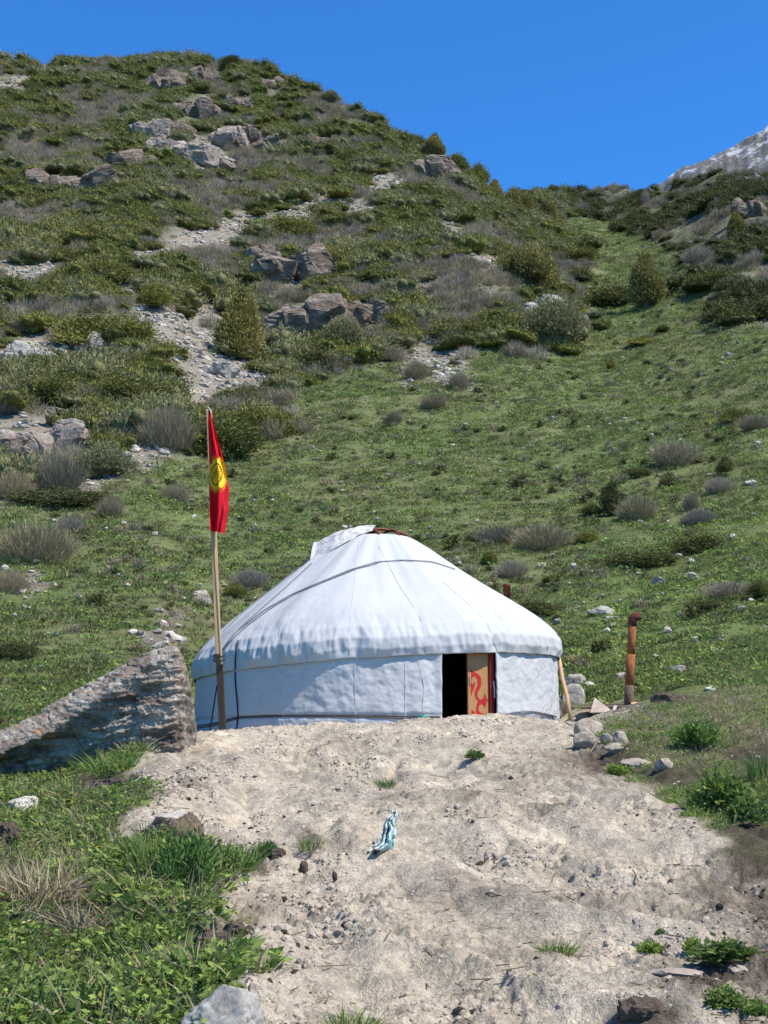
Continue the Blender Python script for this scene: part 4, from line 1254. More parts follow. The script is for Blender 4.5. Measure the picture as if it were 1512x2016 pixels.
CRAGS = [  # u, v of the foot, width, height in photo pixels, material, turn, label
    (585, 560, 130, 62, 'crag', .2, "dark brown overhanging rock outcrop in the middle of the scrubby slope"),
    (520, 520, 60, 36, 'crag', .8, "low brown rock just left of the dark overhanging outcrop"),
    (700, 650, 100, 74, 'crag', .5, "broad rugged brown outcrop behind the grey-green juniper"),
    (600, 668, 140, 92, 'crag', -.3, "rugged reddish brown outcrop right of the tall olive juniper"),
    (383, 232, 72, 62, 'crag', .4, "dark square rock tower below the hilltop"),
    (370, 318, 84, 48, 'pinkcrag', .2, "cracked pinkish cliff piece at the foot of the dark rock tower"),
    (320, 305, 62, 40, 'pinkcrag', .1, "pale pinkish ledge left of the cracked cliff piece"),
    (437, 290, 74, 50, 'pinkcrag', -.4, "steep pale slab right below the dark rock tower"),
    (490, 290, 66, 54, 'crag', .1, "brown crag right of the steep pale slab"),
    (400, 160, 56, 26, 'crag', .6, "flat dark crag just under the hilltop bushes"),
    (330, 180, 70, 30, 'crag', .3, "low brown ledge left of the flat dark crag near the hilltop"),
    (535, 175, 50, 26, 'crag', .3, "small rounded brown crag near the right end of the hilltop"),
    (100, 375, 70, 44, 'crag', .2, "brown rock on the far left slope beside the rock with the pink face"),
    (175, 382, 90, 44, 'crag', -.2, "brown rock with a pink face on the upper left slope"),
    (855, 352, 84, 46, 'crag', .3, "brown crag on the spur below the row of skyline junipers"),
    (630, 292, 44, 26, 'crag', .1, "small brown rock alone on the slope under the right shoulder"),
    (95, 900, 120, 84, 'pinkcrag', .2, "split tan cliff above the dark shrubs at the far left"),
    (35, 905, 80, 56, 'pinkcrag', .6, "low broken tan ledge at the left edge below the juniper mat"),
    (125, 842, 70, 40, 'crag', .9, "reddish rock resting above the split tan cliff"),
    (1478, 428, 54, 38, 'crag', .4, "pointed brown rock high on the right hand slope"),
    (1143, 655, 44, 46, 'crag', .7, "reddish rock peeping out right of the grey-green round juniper"),
    (1055, 625, 70, 40, 'scree', .3, "grey slab partly hidden behind the grey-green round juniper"),
    (60, 725, 90, 34, 'scree', .2, "low grey ledge above the big juniper mat at the left edge"),
    (190, 690, 70, 24, 'scree', .2, "flat grey ledge between two juniper mats at left"),
    (440, 742, 60, 22, 'scree', .7, "grey rubble ledge below the tall olive juniper"),
    (290, 275, 66, 34, 'pinkcrag', .2, "pale ledge farthest left in the row of cliffs below the hilltop"),
    (345, 262, 56, 36, 'crag', .5, "brown block between the pale ledge and the dark rock tower"),
    (415, 335, 80, 26, 'pinkcrag', .1, "low pale ledge under the steep pale slab"),
    (470, 215, 50, 30, 'crag', .3, "brown block right of the dark rock tower"),
    (250, 330, 80, 30, 'crag', .2, "brown ledge left below the row of pale cliffs"),
    (540, 300, 70, 28, 'crag', .2, "brown ledge right of the brown crag below the hilltop"),
    (1480, 365, 40, 20, 'crag', .2, "small brown rock above the pointed one on the right hand slope"),
]
for i, (u, v, w, h, mt, tz, lab) in enumerate(CRAGS):
    if lab is None: continue
    r_ = place_px(u, v, w, h)
    if r_ is None: continue
    p, wm, hm, d = r_
    o = outcrop("rock_outcrop", M[mt], wm * 1.35, wm * .75, hm * 2.0, 400 + i)
    o.location = p + Vector((0, wm * .25, -hm * .10)); o.rotation_euler = (.18, 0, tz * .6)
    tag(o, lab, "rock", "rock outcrops on the mountainside")

def build_boulder():
    U = np.array([-130, -60, 0, 60, 110, 170, 230, 290, 330, 348, 360, 370, 378, 384])
    VT = np.array([1492, 1464, 1438, 1410, 1384, 1346, 1308, 1280, 1269, 1270, 1296, 1335, 1390, 1436])
    VB = np.array([1585, 1575, 1568, 1562, 1556, 1545, 1530, 1510, 1490, 1482, 1480, 1478, 1474, 1470])
    Y0 = np.array([13.7, 13.7, 13.72, 13.75, 13.8, 13.85, 13.9, 13.95, 14.0, 14.03, 14.3, 14.65, 15.0, 15.3])
    UC = np.array([.55, .55, .52, .48, .42, .34, .24, .14, .06, .04, .02, .0, .0, .0])      # how far the foot is undercut
    BR = np.array([.34, .34, .34, .32, .28, .22, .16, .12, .10, .08, .06, .05, .05, .05])   # brow height share
    us = np.linspace(-130, 384, 330)
    prof_n = 260
    WT = np.zeros((330, 260))
    V = np.zeros((len(us), prof_n, 3))
    for i, u in enumerate(us):
        vt, vb, y0, uc, br = (float(np.interp(u, U, q)) for q in (VT, VB, Y0, UC, BR))
        th_ = 1.25 - .55 * smooth(348, 384, u)
        top_b = at_depth(u, vt, y0 + .22 + th_ * .75); top_b.z -= .22
        top = at_depth(u, vt, y0 + .22)
        brow = at_depth(u, vt + br * (vb - vt), y0 - .10)
        bel = at_depth(u, vt + (br + .25 * (1 - br)) * (vb - vt), y0 - .10 + uc * .55)
        foot = at_depth(u, vb, y0 + uc)
        deep = foot.copy(); deep.z -= .45; deep.y += .1
        back = deep.copy(); back.y = y0 + th_ + .3; back.x *= back.y / foot.y
        K = [back, top_b, top, brow, bel, foot, deep]
        seg = np.cumsum([0] + [(K[k + 1] - K[k]).length for k in range(len(K) - 1)])
        q = np.linspace(0, seg[-1], prof_n)
        A = np.array([k_[:] for k_ in K])
        for ax in range(3): V[i, :, ax] = np.interp(q, seg, A[:, ax])
        WT[i] = np.interp(q, seg, [0, .0, .12, .75, 1, 1, 1])
    for _ in range(5):
        W = V.copy()
        W[:, 1:-1] = (V[:, :-2] + V[:, 1:-1] * 2 + V[:, 2:]) / 4
        W[1:-1] = (W[:-2] + W[1:-1] * 2 + W[2:]) / 4
        V = W
    P = V.reshape(-1, 3)
    x, y, z = P[:, 0], P[:, 1], P[:, 2]
    tilt = z - .16 * x
    tilt = tilt + .05 * fbm(x * 1.5, z * 1.5, 2, 603)
    lay = np.abs(fbm(x * .75, tilt * 5.0, 3, 601, .55)); lay2 = np.abs(fbm(x * 1.7, tilt * 12, 3, 607, .6))
    big = fbm(x * 1.7, z * 1.9 + y, 3, 611); sm_ = fbm(x * 12 + y * 5, z * 14, 3, 617)
    gul = smooth(.10, 0, np.abs(fbm(x * 2.4 + z, y * 2.1 + z * 1.1, 3, 619)))
    wt = WT.reshape(-1)
    stp = smooth(.2, .8, (tilt * 9.5 + 1.6 * fbm(x * 2.2, z * 3, 4, 623)) % 1.0)
    blk = hash2(np.floor(x * 5 + 1.5 * fbm(x * 3, z * 3, 2, 627)), np.floor(tilt * 11 + 1.5 * fbm(x * 2, z * 4, 2, 629)), 9)
    endw = smooth(378, 345, np.repeat(us, prof_n)); wt_e = .35 + .65 * endw
    disp = .04 * big + (-.05 * lay - .05 * lay2 + .012 * stp + .034 * blk) * wt * wt_e + .022 * sm_ - .02 * gul * (1 - wt)
    T1 = np.zeros_like(V); T1[1:-1] = V[2:] - V[:-2]; T1[0] = V[1] - V[0]; T1[-1] = V[-1] - V[-2]
    T2 = np.zeros_like(V); T2[:, 1:-1] = V[:, 2:] - V[:, :-2]; T2[:, 0] = V[:, 1] - V[:, 0]; T2[:, -1] = V[:, -1] - V[:, -2]
    N_ = np.cross(T1, T2); N_ /= np.maximum(np.linalg.norm(N_, axis=2)[..., None], 1e-6)
    if N_[100, 150, 1] > 0: N_ = -N_
    P = P + N_.reshape(-1, 3) * disp[:, None]
    org = np.array([P[:, 0].mean(), P[:, 1].mean(), P[:, 2].min()])
    F = grid_faces(len(us), prof_n).tolist()
    nn = len(us) * prof_n
    F.append(list(range(prof_n)))
    F.append([(len(us) - 1) * prof_n + k for k in range(prof_n - 1, -1, -1)])
    o = mesh_obj("boulder", P - org, F, M['boulder']); o.location = org
    tag(o, "huge layered lichen-spotted boulder beside the yurt at the left edge", "boulder")
build_boulder()

STONES = [  # u, v foot, width, height px, material, label
    (345, 1660, 118, 62, 'soilstone', "brown soil-caked stone with a pale top at the edge of the bare earth"),
    (1160, 1448, 66, 30, 'tan', "larger pale stone where the bare earth meets the yurt's right side"),
    (1155, 1472, 52, 28, 'tan', "tan rounded stone in front of the larger pale stone"),
    (1195, 1460, 26, 16, 'tan', "small tan stone right beside the pair of pale stones"),
    (1222, 1466, 34, 20, 'tan', "small angular tan stone touching the grass right of the pair of pale stones"),
    (1214, 1480, 50, 12, 'tan', "flat tan stone sunk in the dark soil"),
    (1260, 1508, 70, 10, 'tan', "long flat pale stone lying in dark soil on the right"),
    (1308, 1516, 36, 18, 'tan', "small grey stone at the right end of the long flat stone"),
    (1135, 1352, 50, 24, 'rednose', "grey and rust coloured stone on the grass bank beside the yurt"),
    (1128, 1395, 50, 46, 'stone', "dark-sided grey stone at the foot of the leaning pole"),
    (1106, 1326, 12, 12, 'pale', "small white stone in the grass behind the leaning pole"),
    (440, 2075, 170, 100, 'greyspot', "rounded grey stone with an orange spot at the bottom edge"),
    (1185, 1212, 52, 18, 'stone', "flat grey stone group half sunk in the green bank above the pipe"),
    (1205, 1222, 40, 7, 'stone', "thin grey slab just below the flat grey stone in the green bank"),
    (1225, 1338, 30, 14, 'stone', "low grey stone left of the pipe in the grass"),
    (1335, 1325, 40, 14, 'stone', "low grey stone in the grass between the pipe and the grey planks"),
    (1315, 1246, 20, 14, 'tan', "small tan stone in the grass up and right of the pipe"),
    (1370, 1262, 20, 10, 'pale', "small pale stone below the dry tuft on the green bank"),
    (1298, 1150, 26, 14, 'stone', "grey stone alone on the bright green bank"),
    (1365, 1140, 26, 12, 'stone', "rough grey stone on the green bank beside the sparse twigs"),
    (1130, 1118, 14, 10, 'pale', "small pale stone below the pair of low green bushes"),
    (1068, 1115, 22, 7, 'tan', "tan flat stone on the meadow right of the yurt roof"),
    (390, 1187, 60, 22, 'tan', "flat beige rock on the meadow just left of the flagpole"),
    (1478, 955, 34, 10, 'pale', "flat pale rock at the right edge of the meadow"),
    (1438, 703, 24, 9, 'pale', "flat white rock on the upper right meadow"),
    (1195, 1245, 14, 9, 'pale', "tiny pale stone below the flat grey stones"),
    (40, 1598, 60, 22, 'pale', "pale flat stone half hidden in the lush grass at left"),
    (1345, 1925, 110, 12, 'tan', "long flat tan stone in the dark soil at lower right"),
    (1460, 1916, 40, 8, 'tan', "small flat tan stone beside the long flat one at lower right"),
    (700, 135, 16, 12, 'pale', None),
    (352, 138, 14, 10, 'pale', "white boulder on the hilltop skyline"),
    (130, 138, 16, 9, 'pale', "white boulder on the far left skyline"),
    (160, 220, 14, 14, 'pale', "white boulder on the upper left slope"),
    (1047, 388, 20, 9, 'tan', "pinkish boulder near the saddle below the lone skyline bush"),
    (157, 368, 26, 16, 'tan', "pink slab leaning on the brown rock of the upper left slope"),
    (597, 1720, 20, 20, 'soil', "dark clod standing alone on the bare earth"),
    (660, 1732, 10, 14, 'soil', "tiny dark clod beside the lone dark clod"),
]
M['tan'] = mat_rock("tan_stone", [(.3, (.20, .16, .12)), (.5, (.34, .285, .225)), (.72, (.45, .395, .33))], 3.5, (1, 1, 1.5), .6, .02)
M['soilstone'] = mat_rock("soil_caked_stone", [(.3, (.075, .05, .032)), (.5, (.13, .09, .06)), (.72, (.19, .14, .10))], 5, (1, 1, 1), .8, .02)
M['rednose'] = mat_rock("rust_stained_stone", [(.3, (.16, .13, .11)), (.5, (.33, .29, .26)), (.72, (.45, .43, .40))], 3.5, (1, 1, 1.5), .6, .02, [((.42, .21, .12), .52, .62)])
M['greyspot'] = mat_rock("speckled_grey_stone", [(.3, (.20, .18, .155)), (.5, (.34, .315, .275)), (.72, (.47, .445, .40))], 6, (1, 1, 1), .6, .015, [((.42, .16, .06), .66, .70)])
for i, (u, v, w, h, mt, lab) in enumerate(STONES):
    if lab is None: continue
    r_ = place_px(u, v, w, h)
    if r_ is None: continue
    p, wm, hm, d = r_
    big_ = mt in ('greyspot',)
    o = rough_rock("stone", M[mt], wm * 1.02, wm * (.8 if h > w * .3 else .95), hm * 1.6, 700 + i, (5 if w > 90 else 4) if w > 30 else 3, .03 if big_ else .09, .45 if big_ else .85, facets=18)
    sl = float((height(p.x, p.y + .4) - height(p.x, p.y - .4)) / .8)
    if d < 24: o.data.polygons.foreach_set("use_smooth", [True] * len(o.data.polygons))
    o.location = p + Vector((0, wm * .25, wm * .25 * sl - hm * (.62 if d > 15 else .42))); o.rotation_euler = (math.atan(sl) * .8, 0, (i * 1.7) % 1.0 - .5)
    if mt == 'soilstone':
        o.rotation_euler = (.1, -.22, .3); o.data.materials.append(M['pale'])
        for pl_ in o.data.polygons:
            if pl_.normal.z > .86: pl_.material_index = 1
    tag(o, lab, "stone", "loose stones")
# dug-up dark sods
SODS = [(420, 1900, 90, 60, "large dark sod of turned-up earth at the edge of the green grass"), (470, 1850, 60, 34, "smaller dark sod behind the large turned-up sod"), (215, 1565, 110, 40, "dark turned-up sod under the grass beside the boulder"),
        (230, 1848, 90, 18, "low strip of dark turned-up earth inside the green patch"), (1320, 1384, 66, 22, "dark cut edge of turf right of the pipe pit"), (1270, 2008, 110, 36, "dark sod with dry stalks at the bottom right"),
        (415, 1692, 34, 28, "small dark sod right of the brown soil-caked stone"), (545, 1698, 34, 26, "small dark sod beside the grey-green weed"), (8, 1660, 50, 40, "brown sod cut off by the left edge")]
for i, (u, v, w, h, lab) in enumerate(SODS):
    p, wm, hm, d = place_px(u, v, w, h)
    o = rough_rock("sod", M['soil'], wm, wm * .8, hm * 1.3, 820 + i, 4, .02, .2)
    for vv in o.data.vertices:
        vv.co += vv.normal * .018 * float(fbm(np.array([vv.co.x * 30 + i]), np.array([vv.co.y * 30 + vv.co.z * 25]), 3, 5)[0]) * 1.6
    o.location = p + Vector((0, wm * .25, -hm * .35)); tag(o, lab, "sod", "turned-up sods")

# torn feed bag on the bare earth
def build_bag():
    p, wm, hm, d = place_px(752, 1672, 62, 82)
    m, n, l, b = mat("woven_plastic_bag", .6)
    v = coords(n, l); f = noise(n, l, 6, 4, .6, v); c = ramp(n, l, f, [(.42, (.46, .45, .40)), (.52, (.38, .46, .44)), (.64, (.20, .40, .42))])
    f2 = noise(n, l, 30, 3, .6, v); k = ramp(n, l, f2, [(.60, (0, 0, 0)), (.68, (1, 1, 1))]); c = mixc(n, l, k, c, (.33, .36, .25)); l.new(c, b.inputs["Base Color"])
    # outline of the crumpled bag in photo pixels, left and right edge at each height
    vs = np.array([1600, 1612, 1626, 1640, 1652, 1662, 1670, 1678]); lx = np.array([771, 765, 756, 751, 748, 740, 731, 723]); rx = np.array([783, 781, 778, 780, 779, 776, 771, 757])
    nu, nv = 48, 56; V = []
    for i in range(nu):
        for j in range(nv):
            t = j / (nv - 1); vv = 1600 + 78 * t; a = np.interp(vv, vs, lx); c_ = np.interp(vv, vs, rx); s = i / (nu - 1)
            q = place_px_fast(a + (c_ - a) * s + 1.5 * math.sin(t * 17), vv, d)
            hgt = .035 * math.sin(s * 9 + t * 3) + .03 * math.sin(s * 19 - t * 7) + .05 * float(fbm(np.array([s * 5.]), np.array([t * 8.]), 3, 31)[0]) + .05 * math.sin(math.pi * s)
            V.append(q + Vector((0, -hgt, hgt * .25)))
    o = mesh_obj("feed_bag", [w - p for w in V], grid_faces(nu, nv).tolist(), m, None, True); o.location = p
    s_ = o.modifiers.new("thickness", 'SOLIDIFY'); s_.thickness = .004
    tag(o, "crumpled pale turquoise feed bag lying on the bare earth", "bag")
def place_px_fast(u, v, d):
    # the bag leans on the slope: a plane through its foot, steeper than the ground
    y = d - .12 + (1677 - v) / 77 * .30
    return at_depth(u, v, y)
build_bag()

# ------------------------------------------------------------------ plants that can be told apart
PROTO = {}
def proto(key, fn):
    if key not in PROTO: PROTO[key] = fn()
    return PROTO[key]
KINDS_ = {
    'olivecone': lambda k: dome_plant("crown", M['olive'], 1, 1, 22, 17000, .055, .019, 20 + k, 'cone', .55, 0),
    'olivedome': lambda k: dome_plant("crown", M['olive'], 1, 1, 22, 17000, .055, .019, 30 + k, 'dome', .6, 0),
    'greydome': lambda k: dome_plant("crown", M['grey_juniper'], 1, 1, 22, 17000, .055, .019, 40 + k, 'dome', .7, 0),
    'darkdome': lambda k: dome_plant("crown", M['juniper'], 1, 1, 16, 11000, .06, .022, 50 + k, 'dome', .5, 0),
    'darkcol': lambda k: dome_plant("crown", M['dark_juniper'], 1, 1, 7, 5000, .08, .024, 60 + k, 'column', .8),
    'mat': lambda k: dome_plant("crown", M['juniper'], 1, 1, 24, 12000, .055, .02, 70 + k, 'mat', .55, .42, jitter=.25),
    'darkmat': lambda k: dome_plant("crown", M['dark_juniper'], 1, 1, 24, 12000, .055, .02, 80 + k, 'mat', .55, .42, jitter=.25),
    'twig': lambda k: twig_plant("crown", M['twig'], 1, 1, 5200, 90 + k, .0045),
    'greytwig': lambda k: twig_plant("crown", M['greytwig'], 1, 1, 5200, 100 + k, .0045),
}
PLANTS = [  # u, v foot, width, height px, kind, depth ratio, label
    (468, 712, 124, 146, 'olivecone', 1, "tall cone-shaped olive juniper beside the grey scree chute"),
    (1045, 575, 118, 106, 'olivedome', 1, "big rounded yellow-olive juniper left of the green gully"),
    (1095, 695, 122, 118, 'greydome', 1, "big rounded grey-green juniper at the head of the meadow"),
    (1278, 612, 92, 116, 'olivecone', 1, "upright olive juniper standing alone in the green gully"),
    (1222, 602, 140, 62, 'darkmat', .7, "low dark juniper spreading left of the upright juniper in the gully"),
    (1080, 445, 46, 66, 'olivecone', 1, "dark upright juniper at the top of the green gully"),
    (1090, 380, 30, 28, 'darkdome', 1, "lone small round bush on the saddle skyline"),
    (1018, 420, 66, 58, 'olivedome', 1, "rounded olive juniper left of the dark upright one at the gully top"),
    (975, 402, 48, 52, 'olivecone', 1, "pointed olive juniper on the spur left of the rounded olive one"),
    (940, 372, 48, 54, 'darkdome', 1, "dark juniper lowest of the skyline row on the spur"),
    (900, 335, 60, 46, 'darkdome', 1, "broad juniper second from the bottom of the skyline row"),
    (857, 308, 56, 56, 'olivecone', 1, "tallest juniper of the skyline row on the spur"),
    (815, 295, 54, 42, 'darkdome', 1, "broad dark juniper at the upper end of the skyline row"),
    (650, 205, 40, 26, 'greydome', 1, "small grey-green bush on the right shoulder skyline"),
    (455, 142, 44, 30, 'darkcol', 1, "dark bush crowning the hilltop"),
    (300, 130, 30, 26, 'greydome', 1, "grey-green bush on the hilltop skyline left of the dark bush"),
    (352, 130, 34, 16, 'darkdome', 1, "low dark bush between two others on the hilltop skyline"),
    (675, 695, 84, 84, 'greydome', 1, "grey-green juniper in front of the rugged brown outcrop"),
    (620, 730, 140, 52, 'darkmat', .7, "dark low juniper mat below the rugged brown outcrop"),
    (300, 615, 68, 56, 'darkdome', 1, "round dark bush left of the scree chute's bend"),
    (1205, 1018, 38, 66, 'darkcol', 1, "small dark column-shaped juniper on the right meadow"),
    (1165, 1018, 40, 26, 'darkdome', 1, "low bush touching the small column juniper's left side"),
    (1432, 938, 36, 40, 'darkdome', 1, "small round dark juniper on the right meadow"),
    (1205, 730, 26, 24, 'olivecone', 1, "tiny olive juniper alone high on the meadow"),
    (1306, 656, 30, 16, 'darkdome', 1, "tiny dark bush on the meadow below the gully juniper"),
    (1275, 680, 70, 20, 'mat', .7, "flat green juniper patch below the tiny dark bush"),
    (1255, 940, 50, 24, 'darkmat', .8, "low dark juniper tuft left of the large twiggy shrub"),
    (1320, 956, 38, 20, 'darkmat', .8, "small dark juniper tuft below the large twiggy shrub"),
    (1335, 922, 120, 58, 'twig', .7, "large twiggy shrub on the right meadow"),
    (1258, 1028, 88, 54, 'twig', .8, "grey-brown twiggy shrub right of the small column juniper"),
    (1418, 972, 60, 34, 'greytwig', .8, "grey twiggy shrub below the small round dark juniper"),
    (1380, 1035, 70, 32, 'greytwig', .8, "sparse grey shrub right of the twiggy shrub by the column juniper"),
    (1362, 1005, 36, 34, 'twig', .8, "small upright twiggy shrub above the sparse grey shrub"),
    (1070, 1088, 130, 56, 'twig', .7, "wide brownish twiggy shrub right above the yurt's roof slope"),
    (975, 1074, 90, 36, 'twig', .7, "low brownish shrub left of the wide brownish one"),
    (1157, 1068, 44, 30, 'mat', .8, "bright green small juniper right of the wide brownish shrub"),
    (965, 1112, 30, 28, 'darkdome', 1, "small dark bush on the meadow above the yurt's right roof slope"),
    (1010, 1140, 70, 36, 'greytwig', .8, "pale grey shrub behind the stovepipe on the yurt roof"),
    (1265, 1118, 130, 40, 'darkmat', .6, "left one of two long low junipers on the bright green bank"),
    (1390, 1086, 120, 46, 'darkmat', .6, "right one of two long low junipers on the bright green bank"),
    (1440, 1180, 110, 34, 'greytwig', .7, "dry pale shrub at the right edge of the green bank"),
    (1405, 1202, 90, 26, 'darkmat', .7, "dark low juniper in front of the dry pale shrub"),
    (1500, 1182, 50, 40, 'darkdome', 1, "dark bush cut off by the right edge of the picture"),
    (1455, 832, 60, 40, 'mat', .8, "bright spiky juniper at the right side of the meadow"),
    (1490, 848, 80, 34, 'twig', .8, "twiggy shrub right of the bright spiky juniper"),
    (820, 748, 60, 44, 'twig', .9, "left twiggy shrub on the small grey scree fan"),
    (903, 770, 46, 42, 'twig', .9, "right twiggy shrub on the small grey scree fan"),
    (855, 810, 62, 34, 'twig', .9, "twiggy shrub just below the small scree fan"),
    (775, 838, 40, 30, 'twig', .9, "small grey shrub left below the scree fan"),
    (770, 715, 70, 34, 'greytwig', .9, "grey shrub above the left edge of the scree fan"),
    (1085, 545, 30, 16, 'greytwig', .9, None),
    (740, 935, 50, 26, 'twig', .9, None),
    (490, 1160, 80, 40, 'greytwig', .8, "dry grey shrub between the flagpole and the yurt roof"),
    (460, 1180, 44, 34, 'darkdome', .9, "dark small bush right beside the flagpole"),
    (60, 1112, 190, 84, 'twig', .6, "large brown-grey shrub clump at the left edge of the meadow"),
    (20, 1170, 80, 50, 'twig', .7, "smaller brown-grey shrub below the large clump at the left edge"),
    (215, 1020, 60, 44, 'twig', .8, "small dark twiggy shrub below the dark shrubs at left"),
    (135, 1050, 60, 36, 'greytwig', .8, "pale twiggy shrub just above the large clump at the left edge"),
    (340, 990, 70, 40, 'twig', .8, "low greyish shrub left of the flag"),
    (500, 865, 150, 100, 'mat', .7, "bright green spreading juniper behind the flag's right side"),
    (415, 900, 190, 116, 'mat', .6, "dark leaning juniper with bright tips directly behind the flag"),
    (325, 890, 120, 96, 'twig', .7, "rounded greyish shrub left of the juniper behind the flag"),
    (475, 800, 120, 46, 'darkmat', .7, "dark juniper topping the clump behind the flag"),
    (200, 945, 110, 76, 'greydome', .7, "rounded pale green shrub below the left cliff"),
    (100, 975, 150, 76, 'twig', .6, "wide grey-green shrub left of the rounded pale green one"),
    (110, 1000, 190, 40, 'darkmat', .5, "dark juniper strip along the foot of the left shrubs"),
    (20, 985, 90, 60, 'twig', .7, "grey shrub at the left edge below the broken ledge"),
    (20, 1300, 80, 50, 'darkmat', .8, "dark low juniper behind the boulder at the left edge"),
    (1110, 450, 26, 20, 'darkmat', .8, None),
    (1270, 410, 22, 44, 'greytwig', 1, "thin grey leafless tree on the right hand skyline slope"),
    (1455, 478, 54, 62, 'olivecone', 1, "olive juniper below the pointed rock on the right hand slope"),
    (1490, 630, 130, 60, 'darkmat', .7, "dark juniper mat at the right edge beside the meadow"),
    (1420, 565, 110, 44, 'darkmat', .7, "dark juniper mat above the one at the right edge"),
    (1310, 545, 40, 26, 'greytwig', .9, None),
    (1380, 520, 80, 40, 'greytwig', .8, "grey shrub at the edge of the right hand slope above the dark mats"),
    (1170, 412, 50, 18, 'darkmat', .8, "dark low bush right of the gully top"),
    (1060, 1215, 90, 46, 'darkmat', .7, "dark olive low bush behind the yurt's right shoulder"),
    (1020, 1210, 50, 30, 'twig', .7, None),
    (920, 670, 150, 50, 'mat', .7, "smooth green juniper mat left of the big grey-green juniper"),
    (1120, 520, 110, 50, 'mat', .7, "green juniper mat right of the big yellow-olive juniper"),
    (570, 352, 40, 26, 'darkdome', 1, "round green bush on the slope below the hilltop crags"),
    (695, 448, 130, 40, 'darkmat', .6, "long dark juniper mat on the spur above the overhanging outcrop"),
    (770, 480, 110, 44, 'mat', .6, "green juniper mat right of the long dark mat on the spur"),
    (560, 470, 130, 60, 'mat', .6, "light green juniper mound right of the scree chute"),
    (690, 330, 60, 34, 'darkdome', .8, "dark bush on the slope below the right shoulder"),
    (200, 690, 180, 90, 'mat', .6, "large green juniper mound left of the scree chute"),
    (200, 560, 120, 60, 'mat', .6, "green juniper mound above the large one left of the chute"),
    (230, 800, 220, 80, 'mat', .5, "wide bright green juniper mat above the left cliff"),
    (60, 800, 140, 80, 'mat', .6, "green juniper mat at the left edge above the cliff"),
]
rngp = np.random.default_rng(5)
for i, (u, v, w, h, kind, dr_, lab) in enumerate(PLANTS):
    r_ = place_px(u, v, w, h)
    if r_ is None:
        r_ = place_px(u, v + 8, w, h)
        if r_ is None: continue
    p, wm, hm, d = r_
    me = proto((kind, i % 3), lambda: KINDS_[kind](i % 3))
    if lab is None:
        lab = None
    tree = kind in ('olivecone', 'olivedome', 'greydome', 'darkcol') and h >= 50
    rz = float(rngp.uniform(-.5, .5)) if dr_ < 1 else float(rngp.uniform(0, 6.28))
    sl = float((height(p.x, p.y + .8) - height(p.x, p.y - .8)) / 1.6)
    lowp = kind in ('mat', 'darkmat')
    sc = (wm * 1.08, wm * dr_ * (1.0 if not lowp else 1.25), hm * (1.08 if not lowp else 1.0))
    base = Vector((p.x, p.y + sc[1] * .25, min(float(height(p.x, p.y + sc[1] * .25)), p.z + sc[1] * .3) - hm * .07))
    nm = "juniper_tree" if tree else ("twiggy_shrub" if 'twig' in kind else "juniper_shrub")
    cat = "juniper" if 'twig' not in kind else "shrub"
    if lab is None: continue
    if tree:
        root = empty(nm, base); tag(root, lab, cat, "juniper trees on the mountainside"); root.rotation_euler = (0, 0, rz)
        o = bpy.data.objects.new("crown", me); COL.objects.link(o); o.parent = root; o.scale = sc
        V, F = tube([(0, 0, -.3), (.03 * wm, 0, hm * .3), (-.02 * wm, .02 * wm, hm * .75)], [wm * .06, wm * .045, wm * .015], 7)
        mesh_obj("trunk", V, F, M['bark'], root)
    else:
        o = bpy.data.objects.new(nm, me); COL.objects.link(o); o.location = base; o.scale = sc
        o.rotation_euler = (math.atan(sl) * (.75 if lowp else .25), 0, rz * (.5 if lowp else 1))
        tag(o, lab, cat, "shrubs on the mountainside")

# ------------------------------------------------------------------ scrub mass over the mountainside
g = np.random.default_rng(21)
X, Y, D = sector(54000, 40, 150, -.46, .46, g, 1.6)
Z = height(X, Y)
u, v = project(X, Y, Z)
sand, soil, dry, mead, scree, bright = cover(X, Y, Z)
A_ = fbm(X / 5.0, Y / 5.0, 3, 501); B_ = fbm(X / 7.0 + 30, Y / 7.0, 3, 511)
p = np.clip((1 - mead) * 1.4 - .2, 0, 1) * np.clip(1 - scree * 1.5, .03, 1)
for (cu, cv, cw, chh, _m, _t, _l) in CRAGS:
    p = p * (((u - cu) / (cw * .55)) ** 2 + ((v - cv + chh * .3) / (chh * .5)) ** 2 > 1.0)
leftm = (u < 1120)
p = p * np.where(leftm, smooth(-.5, -.25, A_), smooth(-.12, .12, A_) * .8)
k = keep(X, Y, p * .8, g)
X, Y, Z, D, A_, B_, u, v, leftm = (q[k] for q in (X, Y, Z, D, A_, B_, u, v, leftm))
n = len(X)
isj = (B_ + g.normal(size=n) * .10 > -.04)
idx = np.where(isj, g.integers(0, 4, n), 4 + g.integers(0, 3, n))
idx = np.where(isj & ~leftm, g.integers(7, 9, n), idx)
sc = np.where(isj, .7 + 2.0 * g.uniform(0, 1, n) ** 1.7, g.uniform(.6, 1.5, n))
scrub_protos = [dome_plant("mat%d" % q, M['juniper'], 1, .36, 16, 2200, .055, .019, 120 + q, 'mat', .6, .6, jitter=.3) for q in range(3)] + \
               [dome_plant("mat3", M['grey_juniper'], 1, .42, 14, 2200, .06, .019, 125, 'mat', .7, .6, jitter=.3)] + \
               [twig_plant("scr%d" % q, M['twig'], 1, .55, 1100, 130 + q, .007) for q in range(2)] + [twig_plant("scr2", M['greytwig'], 1, .5, 1000, 134, .007)] + \
               [dome_plant("dmat%d" % q, M['dark_juniper'], 1, .36, 16, 2200, .055, .019, 140 + q, 'mat', .6, .6, jitter=.3) for q in range(2)]
scatter("scrub", X, Y, Z - .05, sc, idx, scrub_protos, "dense low juniper and twiggy scrub covering the mountainside", .2, g.uniform(.7, 1.3, n), 1)

